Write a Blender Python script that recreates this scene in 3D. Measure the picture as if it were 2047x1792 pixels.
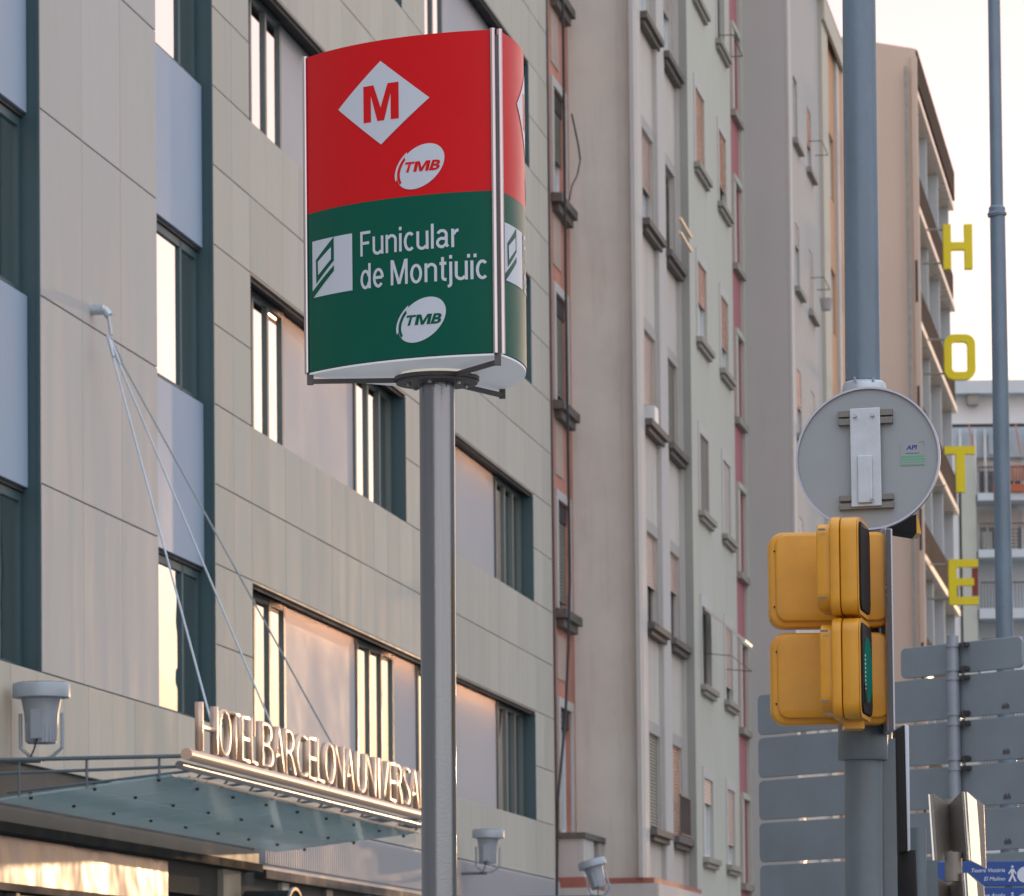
import bpy, bmesh, math, random
from mathutils import Vector, Matrix
random.seed(7)
for o in list(bpy.data.objects): bpy.data.objects.remove(o)
S = bpy.context.scene; C = S.collection
V = Vector

# ------------------------------------------------------------------ camera
F = 8500.; CX = 1023.5; CY = 1582.; EYE = 1.6
PITCH = math.atan(475/8500); ROLL = .0105
cp, sp = math.cos(PITCH), math.sin(PITCH)
wv = V((0, cp, sp)); ul = V((0, -sp, cp)); rl = V((1, 0, 0))
rv = math.cos(ROLL)*rl - math.sin(ROLL)*ul
uv_ = math.sin(ROLL)*rl + math.cos(ROLL)*ul
cam = bpy.data.cameras.new('camera'); camo = bpy.data.objects.new('camera', cam); C.objects.link(camo)
cam.sensor_width = 36; cam.sensor_fit = 'HORIZONTAL'; cam.lens = 36*F/2047
cam.shift_y = (CY-895.5)/2047; cam.clip_end = 3000; cam.clip_start = .5
m3 = Matrix((rv, uv_, -wv)).transposed()
camo.matrix_world = Matrix.Translation((0, 0, EYE)) @ m3.to_4x4()
cam.dof.use_dof = True; cam.dof.focus_distance = 17.6; cam.dof.aperture_fstop = 11.5
S.camera = camo

# ------------------------------------------------------------------ light
SUN_AZ, SUN_EL = 14.0, 3.4
SKY = .018; SUNP = .65; EXPO = 0.08; GRAD = 1.36; GLOW = 1.35
wd = bpy.data.worlds.new('World'); S.world = wd; wd.use_nodes = True
nt = wd.node_tree; nt.nodes.clear(); NN = nt.nodes.new; LL = nt.links.new
wo = NN('ShaderNodeOutputWorld'); bg = NN('ShaderNodeBackground'); sk = NN('ShaderNodeTexSky')
sk.sky_type = 'NISHITA'; sk.sun_disc = False
sk.sun_elevation = math.radians(SUN_EL); sk.sun_rotation = math.radians(SUN_AZ)
sk.air_density = 1.0; sk.dust_density = 1.6; sk.ozone_density = 1.0
bg.inputs['Strength'].default_value = SKY
LL(sk.outputs[0], bg.inputs[0])
# thin high dusk cloud lit from below: pale pink near the horizon, lavender higher up, warm towards the sun
tc = NN('ShaderNodeTexCoord'); sx = NN('ShaderNodeSeparateXYZ'); LL(tc.outputs['Generated'], sx.inputs[0])
rp_ = NN('ShaderNodeValToRGB'); LL(sx.outputs['Z'], rp_.inputs[0])
el = rp_.color_ramp.elements
el[0].position = 0.0; el[0].color = (.84, .77, .70, 1)
el[1].position = 1.0; el[1].color = (.80, .93, 1.12, 1)
for p, c in ((.07, (.88, .81, .71, 1)), (.115, (.88, .79, .72, 1)), (.17, (.82, .67, .675, 1)), (.235, (.78, .585, .61, 1)), (.36, (.85, .78, .80, 1)), (.5, (.82, .87, .96, 1))):
    e = el.new(p); e.color = c
nz = NN('ShaderNodeTexNoise'); nz.inputs['Scale'].default_value = 2.5; nz.inputs['Detail'].default_value = 5
mpw = NN('ShaderNodeMapping'); mpw.inputs['Scale'].default_value = (1, 1, 4); LL(tc.outputs['Generated'], mpw.inputs[0]); LL(mpw.outputs[0], nz.inputs['Vector'])
mrw = NN('ShaderNodeMapRange'); mrw.inputs[1].default_value = .3; mrw.inputs[2].default_value = .7; mrw.inputs[3].default_value = .94*GRAD; mrw.inputs[4].default_value = 1.06*GRAD
LL(nz.outputs['Fac'], mrw.inputs[0])
bg2 = NN('ShaderNodeBackground'); LL(rp_.outputs[0], bg2.inputs[0]); LL(mrw.outputs[0], bg2.inputs[1])
ad = NN('ShaderNodeAddShader'); LL(bg.outputs[0], ad.inputs[0]); LL(bg2.outputs[0], ad.inputs[1])
# warm glow low around the sun
def mth(op, a, b=None):
    m_ = NN('ShaderNodeMath'); m_.operation = op
    for i_, v_ in enumerate((a, b)):
        if v_ is None: continue
        if hasattr(v_, 'links'): LL(v_, m_.inputs[i_])
        else: m_.inputs[i_].default_value = v_
    return m_.outputs[0]
ga = math.radians(20)
azd = mth('MAXIMUM', mth('ADD', mth('MULTIPLY', sx.outputs['X'], math.sin(ga)), mth('MULTIPLY', sx.outputs['Y'], math.cos(ga))), 0.)
azf = mth('POWER', azd, 14.)
zz = mth('MAXIMUM', sx.outputs['Z'], 0.)
elf = mth('POWER', 2.718, mth('MULTIPLY', mth('MULTIPLY', zz, zz), -165.))
gl = mth('MULTIPLY', azf, elf)
bg3 = NN('ShaderNodeBackground'); bg3.inputs[0].default_value = (1, .50, .20, 1); bg3.inputs[1].default_value = GLOW
ad2 = NN('ShaderNodeMixShader'); LL(gl, ad2.inputs[0]); LL(ad.outputs[0], ad2.inputs[1]); LL(bg3.outputs[0], ad2.inputs[2]); LL(ad2.outputs[0], wo.inputs[0])
sun = bpy.data.lights.new('sun', 'SUN'); suno = bpy.data.objects.new('sun', sun); C.objects.link(suno)
sun.energy = SUNP; sun.angle = math.radians(.5); sun.color = (1, .62, .34)
sd = V((math.sin(math.radians(SUN_AZ))*math.cos(math.radians(SUN_EL)), math.cos(math.radians(SUN_AZ))*math.cos(math.radians(SUN_EL)), math.sin(math.radians(SUN_EL))))
suno.rotation_euler = (-sd).to_track_quat('-Z', 'Y').to_euler()
suno.location = (20, 20, 40)
S.view_settings.view_transform = 'Standard'; S.view_settings.look = 'None'
S.view_settings.exposure = EXPO; S.view_settings.gamma = 1
S.render.engine = 'CYCLES'
S.cycles.max_bounces = 8; S.cycles.glossy_bounces = 5; S.cycles.transparent_max_bounces = 12

# ------------------------------------------------------------------ measuring helpers (photo measurement -> metres)
def ray(x, y): return wv + (x-CX)/F*rv - (y-CY)/F*uv_
def P(x, y, Y):
    d = ray(x, y); return d*(Y/d.y) + V((0, 0, EYE))
class Wall:
    """a vertical plane: origin on the ground, direction d, outward normal n; local x = along d, local -y = outward"""
    def __init__(s, o, az):
        s.o = V((o[0], o[1], 0)); s.az = az
        s.d = V((math.sin(az), math.cos(az), 0)); s.n = V((math.cos(az), -math.sin(az), 0))
        s.rotz = math.pi/2-az
    def sz(s, x, y, off=0):
        d = ray(x, y); e = V((0, 0, EYE)); t = (s.o+s.n*off-e).dot(s.n)/d.dot(s.n)
        p = e+d*t; return (p-s.o).dot(s.d), p.z
    def pt(s, a, z, off=0): return s.o+s.d*a+s.n*off+V((0, 0, z))
dv = ray(2420, 2042); AZ = math.atan2(dv.x, dv.y)

# ------------------------------------------------------------------ materials
def s2l(c): return tuple(((v/255)/12.92 if v/255 < .04045 else ((v/255+.055)/1.055)**2.4) for v in c)
def mat(name, col, rough=.6, metal=0., var=.08, scale=2., bump=0., bscale=40., spec=.5, coat=0., rnd=0., stretch=(1, 1, 1), stain=0., staincol=(.12, .11, .09), emit=None, es=0., trans=0., detail=6):
    m = bpy.data.materials.new(name); m.use_nodes = True
    n = m.node_tree.nodes; L = m.node_tree.links; b = n['Principled BSDF']
    b.inputs['Roughness'].default_value = rough; b.inputs['Metallic'].default_value = metal
    b.inputs['Specular IOR Level'].default_value = spec; b.inputs['Coat Weight'].default_value = coat
    b.inputs['Transmission Weight'].default_value = trans
    geo = n.new('ShaderNodeNewGeometry'); mp = n.new('ShaderNodeMapping'); mp.inputs['Scale'].default_value = stretch
    L.new(geo.outputs['Position'], mp.inputs['Vector'])
    no = n.new('ShaderNodeTexNoise'); no.inputs['Scale'].default_value = scale; no.inputs['Detail'].default_value = detail; no.inputs['Roughness'].default_value = .62
    L.new(mp.outputs[0], no.inputs['Vector'])
    r = n.new('ShaderNodeValToRGB'); r.color_ramp.elements[0].position = .3; r.color_ramp.elements[1].position = .7
    r.color_ramp.elements[0].color = tuple(max(0, v*(1-var)) for v in col)+(1,); r.color_ramp.elements[1].color = tuple(min(1, v*(1+var)) for v in col)+(1,)
    L.new(no.outputs['Fac'], r.inputs[0]); out = r.outputs[0]
    if stain:
        n2 = n.new('ShaderNodeTexNoise'); n2.inputs['Scale'].default_value = 1.; n2.inputs['Detail'].default_value = 7; n2.inputs['Roughness'].default_value = .7
        mp2 = n.new('ShaderNodeMapping'); mp2.inputs['Scale'].default_value = (2.6, 2.6, .25); L.new(geo.outputs['Position'], mp2.inputs['Vector']); L.new(mp2.outputs[0], n2.inputs['Vector'])
        r2 = n.new('ShaderNodeValToRGB'); r2.color_ramp.elements[0].position = .5; r2.color_ramp.elements[1].position = .78
        r2.color_ramp.elements[0].color = (0, 0, 0, 1); r2.color_ramp.elements[1].color = (stain, stain, stain, 1)
        mx = n.new('ShaderNodeMixRGB'); L.new(n2.outputs['Fac'], r2.inputs[0]); L.new(r2.outputs[0], mx.inputs[0]); L.new(out, mx.inputs[1]); mx.inputs[2].default_value = staincol+(1,); out = mx.outputs[0]
    if rnd:
        oi = n.new('ShaderNodeObjectInfo'); mr = n.new('ShaderNodeMapRange'); mr.inputs[3].default_value = 1-rnd; mr.inputs[4].default_value = 1+rnd
        L.new(oi.outputs['Random'], mr.inputs[0]); hs = n.new('ShaderNodeHueSaturation'); L.new(mr.outputs[0], hs.inputs['Value']); L.new(out, hs.inputs['Color']); out = hs.outputs[0]
    L.new(out, b.inputs['Base Color'])
    if rough > .05:
        n3 = n.new('ShaderNodeMapRange'); n3.inputs[1].default_value = .3; n3.inputs[2].default_value = .7; n3.inputs[3].default_value = rough*.85; n3.inputs[4].default_value = min(1, rough*1.15)
        L.new(no.outputs['Fac'], n3.inputs[0]); L.new(n3.outputs[0], b.inputs['Roughness'])
    if bump:
        nb = n.new('ShaderNodeTexNoise'); nb.inputs['Scale'].default_value = bscale; nb.inputs['Detail'].default_value = 4; L.new(geo.outputs['Position'], nb.inputs['Vector'])
        bp = n.new('ShaderNodeBump'); bp.inputs['Strength'].default_value = bump; bp.inputs['Distance'].default_value = .01
        L.new(nb.outputs['Fac'], bp.inputs['Height']); L.new(bp.outputs[0], b.inputs['Normal'])
    if emit:
        b.inputs['Emission Color'].default_value = tuple(emit)+(1,); b.inputs['Emission Strength'].default_value = es
    return m
M = {}
M['stone'] = mat('beige_stone', (.472, .465, .415), .75, var=.06, scale=1.3, stretch=(1.5, 1.5, .5), rnd=.05, bump=.06, bscale=25, stain=.22, staincol=(.27, .25, .17))
M['lilac'] = mat('lilac_stone', (.455, .46, .455), .7, var=.06, scale=1.1, stretch=(2.6, 2.6, .35), rnd=.03, bump=.05, stain=.12, staincol=(.3, .27, .22))
M['joint'] = mat('dark_joint', (.09, .09, .085), .9)
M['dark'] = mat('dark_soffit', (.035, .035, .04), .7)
M['black'] = mat('black_void', (.01, .01, .011), .8)
M['teal'] = mat('teal_metal', (.05, .10, .118), .5, var=.05, spec=.4)
M['frame'] = mat('dark_frame', (.10, .13, .135), .4, var=.05)
M['glass'] = mat('coated_glass', (.86, .86, .83), .02, 1., var=.01, scale=.5)
M['glass2'] = mat('old_glass', (.07, .08, .09), .1, .2, var=.2, scale=1)
M['panel'] = mat('satin_panel', (.40, .415, .455), .6, .0, var=.03, scale=.8, rnd=.02)
M['spandrel'] = mat('blue_grey_spandrel', (.31, .41, .54), .5, 0, var=.04, scale=.7, spec=.25)
M['b2'] = mat('b2_render', (.55, .53, .49), .85, var=.08, scale=1.2, bump=.15, bscale=14, stain=.35, staincol=(.2, .19, .17))
M['b2side'] = mat('b2_side_wall', (.69, .665, .61), .85, var=.08, scale=.9, bump=.2, bscale=9, stain=.3, staincol=(.22, .2, .18))
M['b2pil'] = mat('b2_pilaster', (.52, .51, .50), .8, var=.05, scale=1.5, stain=.1)
M['trim'] = mat('grey_surround', (.40, .385, .375), .8, var=.1, scale=4)
M['sill'] = mat('weathered_sill', (.13, .12, .11), .85, var=.35, scale=7, bump=.3)
M['b3'] = mat('pale_green_render', (.49, .51, .455), .85, var=.04, scale=.9, bump=.1, stain=.2, staincol=(.25, .26, .24))
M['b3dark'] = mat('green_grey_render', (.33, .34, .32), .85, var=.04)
M['b3sill'] = mat('stone_sill', (.30, .29, .26), .8, var=.2, scale=6)
M['pink'] = mat('pink_render', (.40, .155, .18), .85, var=.06, scale=2)
M['b4side'] = mat('mauve_wall', (.47, .455, .45), .88, var=.03, scale=.5, bump=.15, bscale=8, stain=.08, staincol=(.22, .2, .2))
M['b4'] = mat('grey_render', (.41, .41, .405), .85, var=.03, stain=.06, staincol=(.25, .25, .25))
M['cream'] = mat('cream_render', (.50, .48, .41), .85, var=.03)
M['orange'] = mat('orange_render', (.52, .30, .17), .85, var=.06)
M['b5'] = mat('tan_wall', (.60, .46, .375), .9, var=.035, scale=.35, bump=.1, bscale=6, stain=.12, staincol=(.33, .25, .2))
M['b5fin'] = mat('pale_blue_render', (.55, .60, .64), .8, var=.04)
M['brown'] = mat('dark_brown_metal', (.055, .04, .036), .95, var=.1, spec=.05)
M['slab'] = mat('pale_slab', (.80, .62, .46), .3, .3, var=.05, spec=1.)
M['brick'] = mat('red_brick_render', (.50, .235, .18), .9, var=.25, scale=2.2, stretch=(1, 1, .6), bump=.3, bscale=18, stain=.35, staincol=(.42, .34, .29))
M['brick2'] = mat('tan_brick_panel', (.46, .36, .31), .9, var=.12, scale=3, bump=.3)
M['redpaint'] = mat('red_paint', (.36, .13, .1), .7, var=.15)
M['white'] = mat('white_paint', (.72, .73, .74), .5, var=.03)
M['palepane'] = mat('pale_blue_pane', (.42, .5, .56), .3, var=.1, scale=2)
M['shutter'] = mat('beige_shutter', (.56, .42, .35), .35, var=.06, spec=.8)
M['shutterp'] = mat('pink_shutter', (.74, .46, .34), .25, .35, var=.06, spec=.8)
M['shutterg'] = mat('grey_green_shutter', (.22, .22, .19), .6, var=.08)
M['shutterw'] = mat('white_shutter', (.6, .56, .52), .4, var=.05)
M['cable'] = mat('black_cable', (.03, .03, .033), .7)
M['steel'] = mat('brushed_steel', (.25, .28, .32), .23, 1., var=.12, scale=5, stretch=(6, 6, .15), bump=.05, bscale=90)
M['chrome'] = mat('polished_steel', (.62, .63, .67), .1, 1., var=.05)
M['darksteel'] = mat('dark_steel', (.11, .105, .11), .5, .6, var=.2, scale=8)
M['red'] = mat('red_print', (.68, .010, .016), .34, var=.03, coat=0, spec=.2)
M['green'] = mat('green_print', (.002, .105, .070), .34, var=.05, coat=0, spec=.18)
M['print'] = mat('white_print', (.62, .68, .78), .35, var=.015, coat=0, spec=.3)
M['plate_glow'] = mat('white_plate_glow', (.72, .75, .8), .45, var=.05, scale=4, emit=(.85, .92, 1), es=.16)  # white plate; faint emission replaces light bounced up from the ground
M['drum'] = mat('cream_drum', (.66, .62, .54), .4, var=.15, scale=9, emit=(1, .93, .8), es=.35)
M['mast'] = mat('blue_grey_paint', (.16, .225, .29), .38, .2, var=.12, scale=7, stretch=(1, 1, .35), bump=.12, bscale=60)
M['mast2'] = mat('dark_grey_paint', (.14, .18, .21), .4, .1, var=.1, scale=6, bump=.05)
M['galv'] = mat('galvanised_steel', (.50, .56, .62), .42, .5, var=.1, scale=12, bump=.08, bscale=120)
M['signback'] = mat('sign_back_grey', (.31, .345, .375), .45, .1, var=.04, scale=2.5)
M['rim'] = mat('sign_rim', (.42, .46, .55), .3, .7, var=.05)
M['bolt'] = mat('bolt_steel', (.4, .42, .45), .3, 1.)
M['yellow'] = mat('yellow_plastic', (.72, .335, .02), .42, var=.12, scale=4, spec=.5, coat=.25)
M['lens'] = mat('dark_lens', (.022, .02, .022), .6, var=.1, spec=.06)
M['greenled'] = mat('green_led', (.0, .09, .065), .7, emit=(.0, .5, .36), es=.07, spec=.03)
M['letter'] = mat('yellow_letter', (.84, .70, .01), .5, var=.04)
M['letterred'] = mat('dark_red_back', (.25, .03, .02), .5)
M['gplate'] = mat('grey_sign_plate', (.25, .295, .335), .5, 0, var=.10, scale=1.5, rnd=.03)
M['gpost'] = mat('grey_post', (.30, .35, .41), .4, .2, var=.06, scale=4)
M['blue'] = mat('blue_sign', (.012, .07, .30), .4, var=.03)
M['flood'] = mat('floodlight_grey', (.36, .41, .47), .42, .2, var=.06, scale=5)
M['cglass'] = mat('green_canopy_glass', (.50, .66, .68), .06, 0., var=.03, spec=.5, trans=.7)
M['goldmetal'] = mat('letter_steel', (.72, .52, .40), .38, .4, var=.06, scale=5)
M['beam'] = mat('grey_beam', (.20, .195, .18), .5, .2, var=.06)
M['fold'] = mat('bronze_sheet', (.27, .25, .225), .42, .35, var=.1, scale=9)
M['sun_glow_face'] = mat('cream_sun_glow', (.78, .72, .58), .3, var=.02, coat=.5, emit=(1, .88, .60), es=.9)  # emission stands in for low sun on the face; it is no lamp
M['asphalt'] = mat('asphalt', (.05, .05, .052), .9, var=.2, scale=8, bump=.3)
M['paving'] = mat('paving', (.25, .24, .22), .85, var=.1, scale=3)
M['ledblue'] = mat('blue_ink', (.02, .04, .28), .5)
M['inkgreen'] = mat('green_ink', (.12, .42, .24), .5)
M['pot'] = mat('terracotta', (.42, .12, .06), .8)
M['cloth'] = mat('pale_cloth', (.5, .5, .55), .9, var=.2, scale=9)

for k_, e_ in (('glow_strip0', 28.), ('glow_strip1', 13.), ('glow_strip2', 3.5)): M[k_] = mat('added_warm_glow', (.8, .5, .3), .5, emit=(1, .50, .27), es=e_)  # emission for added strips that tint the recessed panels orange; no known lamps
def wavy(m, sc, st):
    n = m.node_tree.nodes; L = m.node_tree.links; g = n.new('ShaderNodeNewGeometry'); t = n.new('ShaderNodeTexNoise'); t.inputs['Scale'].default_value = sc; t.inputs['Detail'].default_value = 2
    b = n.new('ShaderNodeBump'); b.inputs['Strength'].default_value = st; b.inputs['Distance'].default_value = .05
    L.new(g.outputs['Position'], t.inputs['Vector']); L.new(t.outputs['Fac'], b.inputs['Height']); L.new(b.outputs[0], n['Principled BSDF'].inputs['Normal'])
wavy(M['glass'], .6, .03)
M['glassw'] = mat('wavy_coated_glass', (.80, .80, .78), .02, 1., var=.01, scale=.5); wavy(M['glassw'], 1.1, .45)
M['streak'] = mat('streaky_metal', (.27, .27, .30), .30, .45, var=.1, scale=.8, stretch=(3, 3, .2)); wavy(M['streak'], 1.2, .8)
# canopy glass: glossy skin over a translucent tinted body
m_ = M['cglass']; n_ = m_.node_tree.nodes; tr_ = n_.new('ShaderNodeBsdfTranslucent'); tr_.inputs[0].default_value = (.70, .82, .83, 1)
mx_ = n_.new('ShaderNodeMixShader'); mx_.inputs[0].default_value = .30; out_ = [q for q in n_ if q.type == 'OUTPUT_MATERIAL'][0]
m_.node_tree.links.new(n_['Principled BSDF'].outputs[0], mx_.inputs[1]); m_.node_tree.links.new(tr_.outputs[0], mx_.inputs[2]); m_.node_tree.links.new(mx_.outputs[0], out_.inputs[0])
# ------------------------------------------------------------------ mesh builder
class MB:
    def __init__(s): s.bm = bmesh.new()
    def box(s, x0, x1, y0, y1, z0, z1):
        v = [s.bm.verts.new((x, y, z)) for x in (x0, x1) for y in (y0, y1) for z in (z0, z1)]
        for f in ((0, 1, 3, 2), (4, 6, 7, 5), (0, 4, 5, 1), (2, 3, 7, 6), (0, 2, 6, 4), (1, 5, 7, 3)): s.bm.faces.new([v[i] for i in f])
        return s
    def hexa(s, p):  # 8 points, bottom ring then top ring
        v = [s.bm.verts.new(q) for q in p]
        for f in ((3, 2, 1, 0), (4, 5, 6, 7), (0, 1, 5, 4), (1, 2, 6, 5), (2, 3, 7, 6), (3, 0, 4, 7)): s.bm.faces.new([v[i] for i in f])
        return s
    def prism(s, prof, o, u, v, w, d):  # 2-D profile (a,b) on axes u,v from o, extruded by d along w
        o, u, v, w = V(o), V(u), V(v), V(w)
        A = [s.bm.verts.new(o+u*a+v*b) for a, b in prof]; B = [s.bm.verts.new(o+u*a+v*b+w*d) for a, b in prof]
        n = len(prof); s.bm.faces.new(A[::-1]); s.bm.faces.new(B)
        for i in range(n): s.bm.faces.new((A[i], A[(i+1) % n], B[(i+1) % n], B[i]))
        return s
    def tube(s, pts, r, n=10, cap=True):
        pts = [V(p) for p in pts]; rr = r if isinstance(r, (list, tuple)) else [r]*len(pts); rings = []
        for i, p in enumerate(pts):
            t = (pts[min(i+1, len(pts)-1)]-pts[max(i-1, 0)]).normalized()
            a = t.orthogonal().normalized() if abs(t.z) > .9 or i == 0 and not rings else t.orthogonal().normalized()
            if rings: a = (pa - t*pa.dot(t)).normalized()
            pa = a; b = t.cross(a)
            rings.append([s.bm.verts.new(p+(a*math.cos(2*math.pi*k/n)+b*math.sin(2*math.pi*k/n))*rr[i]) for k in range(n)])
        for i in range(len(rings)-1):
            for k in range(n): s.bm.faces.new((rings[i][k], rings[i][(k+1) % n], rings[i+1][(k+1) % n], rings[i+1][k]))
        if cap: s.bm.faces.new(rings[0][::-1]); s.bm.faces.new(rings[-1])
        return s
    def poly(s, pts): s.bm.faces.new([s.bm.verts.new(p) for p in pts]); return s
    def bevel(s, w, seg=2, ang=.5):
        bmesh.ops.recalc_face_normals(s.bm, faces=s.bm.faces)
        e = [e for e in s.bm.edges if len(e.link_faces) == 2 and e.calc_face_angle(0) > ang]
        bmesh.ops.bevel(s.bm, geom=e, offset=w, segments=seg, affect='EDGES', profile=.5); return s
    def build(s, name, m, parent=None, smooth=False, kind=None, label=None, fix=True):
        if fix: bmesh.ops.recalc_face_normals(s.bm, faces=s.bm.faces)
        me = bpy.data.meshes.new(name); s.bm.to_mesh(me); s.bm.free()
        if smooth:
            for p in me.polygons: p.use_smooth = True
            try: me.set_sharp_from_angle(angle=math.radians(35))
            except Exception: pass
        me.materials.append(M[m] if isinstance(m, str) else m)
        o = bpy.data.objects.new(name, me); C.objects.link(o)
        if parent: o.parent = parent
        if kind: o['kind'] = kind
        if label: o['label'] = label
        return o
def bx(name, m, parent, *a, **k): return MB().box(*a).build(name, m, parent, **k)
def thing(name, label, cat, loc=(0, 0, 0), rotz=0, group=None):
    o = bpy.data.objects.new(name, None); C.objects.link(o); o.empty_display_size = .2
    o.location = loc; o.rotation_euler = (0, 0, rotz); o['label'] = label; o['category'] = cat
    if group: o['group'] = group
    return o
def rrect(w, h, r, n=6, cx=0, cy=0):
    out = []
    for (sx, sy, a0) in ((1, 1, 0), (-1, 1, 90), (-1, -1, 180), (1, -1, 270)):
        for k in range(n+1):
            a = math.radians(a0+90*k/n); out.append((cx+sx*(w/2-r)+r*math.cos(a), cy+sy*(h/2-r)+r*math.sin(a)))
    return out
def text_bm(body, size=1, xs=1, extrude=0, offset=0, shear=0, spacing=1, align='LEFT'):
    cu = bpy.data.curves.new('t', 'FONT'); cu.body = body; cu.size = size; cu.extrude = extrude; cu.offset = offset; cu.shear = shear; cu.space_character = spacing
    cu.align_x = align; cu.resolution_u = 5
    ob = bpy.data.objects.new('t', cu); me = bpy.data.meshes.new_from_object(ob)
    bm = bmesh.new(); bm.from_mesh(me); bpy.data.objects.remove(ob); bpy.data.curves.remove(cu); bpy.data.meshes.remove(me)
    for v in bm.verts: v.co.x *= xs
    return bm
def bbox(bm):
    xs = [v.co.x for v in bm.verts]; ys = [v.co.y for v in bm.verts]; return min(xs), max(xs), min(ys), max(ys)

# ------------------------------------------------------------------ ground
bx('ground', 'paving', None, -900, 900, -60, 2400, -.5, -.004, kind='structure')
H = Wall(P(505, 600, 46), AZ)
ro = bpy.data.objects
def strip(name, m, o0, o1, z0, z1):
    b = MB(); p = [H.pt(-60, z0, o0), H.pt(900, z0, o0), H.pt(900, z0, o1), H.pt(-60, z0, o1), H.pt(-60, z1, o0), H.pt(900, z1, o0), H.pt(900, z1, o1), H.pt(-60, z1, o1)]
    b.hexa(p).build(name, m, kind='structure')
strip('road', 'asphalt', 9.0, 24.0, -.1, 0.0)
strip('pavement', 'paving', 0.3, 8.8, -.1, .12)
strip('kerb', 'b2pil', 8.8, 9.0, -.1, .125)

# ------------------------------------------------------------------ facade tools (local: x along street, -y outwards, z up)
def holed_wall(parent, m, x0, x1, z0, z1, holes, y=0., depth=.25, name='wall'):
    xs = sorted({x0, x1, *[h[0] for h in holes], *[h[1] for h in holes]}); zs = sorted({z0, z1, *[h[2] for h in holes], *[h[3] for h in holes]})
    b = MB()
    for i in range(len(xs)-1):
        for j in range(len(zs)-1):
            a, c = (xs[i]+xs[i+1])/2, (zs[j]+zs[j+1])/2
            if xs[i] < x0-1e-6 or xs[i+1] > x1+1e-6 or zs[j] < z0-1e-6 or zs[j+1] > z1+1e-6: continue
            if any(h[0] < a < h[1] and h[2] < c < h[3] for h in holes): continue
            b.poly([(xs[i], y, zs[j]), (xs[i+1], y, zs[j]), (xs[i+1], y, zs[j+1]), (xs[i], y, zs[j+1])])
    for h in holes:
        a, c, e, g = h[:4]; Y = y+depth
        b.poly([(a, y, e), (a, y, g), (a, Y, g), (a, Y, e)]); b.poly([(c, y, e), (c, Y, e), (c, Y, g), (c, y, g)])
        b.poly([(a, y, g), (c, y, g), (c, Y, g), (a, Y, g)]); b.poly([(a, y, e), (a, Y, e), (c, Y, e), (c, y, e)])
    bmesh.ops.remove_doubles(b.bm, verts=b.bm.verts, dist=1e-5)
    return b.build(name, m, parent, fix=False)
def window(parent, x0, x1, z0, z1, y, pane='glass2', frame='white', panes=2, shutter=None, frac=.5, t=.05):
    """frame mesh (a part of the building) with its panes and roller shutter as sub-parts"""
    b = MB(); w = (x1-x0)
    b.box(x0, x0+t, y-.03, y+.04, z0, z1).box(x1-t, x1, y-.03, y+.04, z0, z1).box(x0+t, x1-t, y-.03, y+.04, z0, z0+t).box(x0+t, x1-t, y-.03, y+.04, z1-t, z1)
    k = (w-t)/panes
    for i in range(1, panes): b.box(x0+k*i, x0+k*i+t, y-.03, y+.04, z0+t, z1-t)
    f = b.build('window', frame, parent)
    for i in range(panes): bx('pane', pane, f, x0+k*i+t, x0+k*(i+1), y, y+.015, z0+t, z1-t)
    if shutter:
        sb = MB(); zz = z1; h = .055; ze = z1-(z1-z0)*frac
        while zz > ze:
            sb.hexa([(x0, y-.075, zz-h+.006), (x1, y-.075, zz-h+.006), (x1, y-.05, zz-h+.006), (x0, y-.05, zz-h+.006), (x0, y-.062, zz), (x1, y-.062, zz), (x1, y-.05, zz), (x0, y-.05, zz)]); zz -= h
        sb.build('shutter', shutter, f)
    return f
# ------------------------------------------------------------------ the hotel
hotel = thing('hotel_building', 'long hotel facade of beige stone panels with recessed window strips, at left', 'building', H.o, H.rotz)
hl = hotel
ZJ = lambda k: 4.80+.8425*k
CW = .8585; X0 = -1.83; XE = 21.35
holes = []
for k in (0, 4, 8, 12, 16):
    if k == 0: holes.append((-.10, 19.5, ZJ(0), ZJ(2)))
    else: holes += [(-.10, 8.95, ZJ(k), ZJ(k+2)), (10.6, 19.5, ZJ(k), ZJ(k+2))]
bays = [(-11.0, -8.55), (-4.28, -1.83)]
bh = [(a, b, 4.80, 21.0) for a, b in bays]
holed_wall(hl, 'joint', -14, -1.83, 3.0, 21.6, bh, y=.035, depth=.19, name='wall')
holed_wall(hl, 'joint', -1.83, XE, 3.0, 21.6, holes, y=.035, depth=.20, name='wall')
MB().box(-14, XE, .26, 12, 0, 21.5).build('wall_core', 'dark', hl)
for a, b in bays: pass
bx('parapet', 'stone', hl, -14, XE, -.02, .4, 21.62, 22.1)
# stone panels
PXY = lambda x, z, off=0: None
def vis(s_, z):
    p = H.pt(s_, z)-V((0, 0, EYE)); d = p.dot(wv); x = CX+F*p.dot(rv)/d; y = CY-F*p.dot(uv_)/d
    return -160 < x < 2200 and -150 < y < 1950
def panel(cache, x0, x1, z0, z1, m, name, g=.009):
    w, h = x1-x0-g, z1-z0-g; key = (round(w, 3), round(h, 3), m)
    if key not in cache:
        o = MB().box(0, w, 0, .03, 0, h).bevel(.004, 1).build(name, m, hl); cache[key] = o
    else: o = cache[key].copy(); C.objects.link(o)
    o.location = (x0+g/2, random.uniform(-.0015, .0015), z0+g/2); o.rotation_euler = (0, 0, 0)
    return o
cache = {}
cols = [(X0+CW*i, X0+CW*(i+1)) for i in range(27)]
piers = [(X0, -.965), (-.965, -.10), (8.95, 9.775), (9.775, 10.6), (19.5, 20.425), (20.425, XE)]
hid = 0
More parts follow.
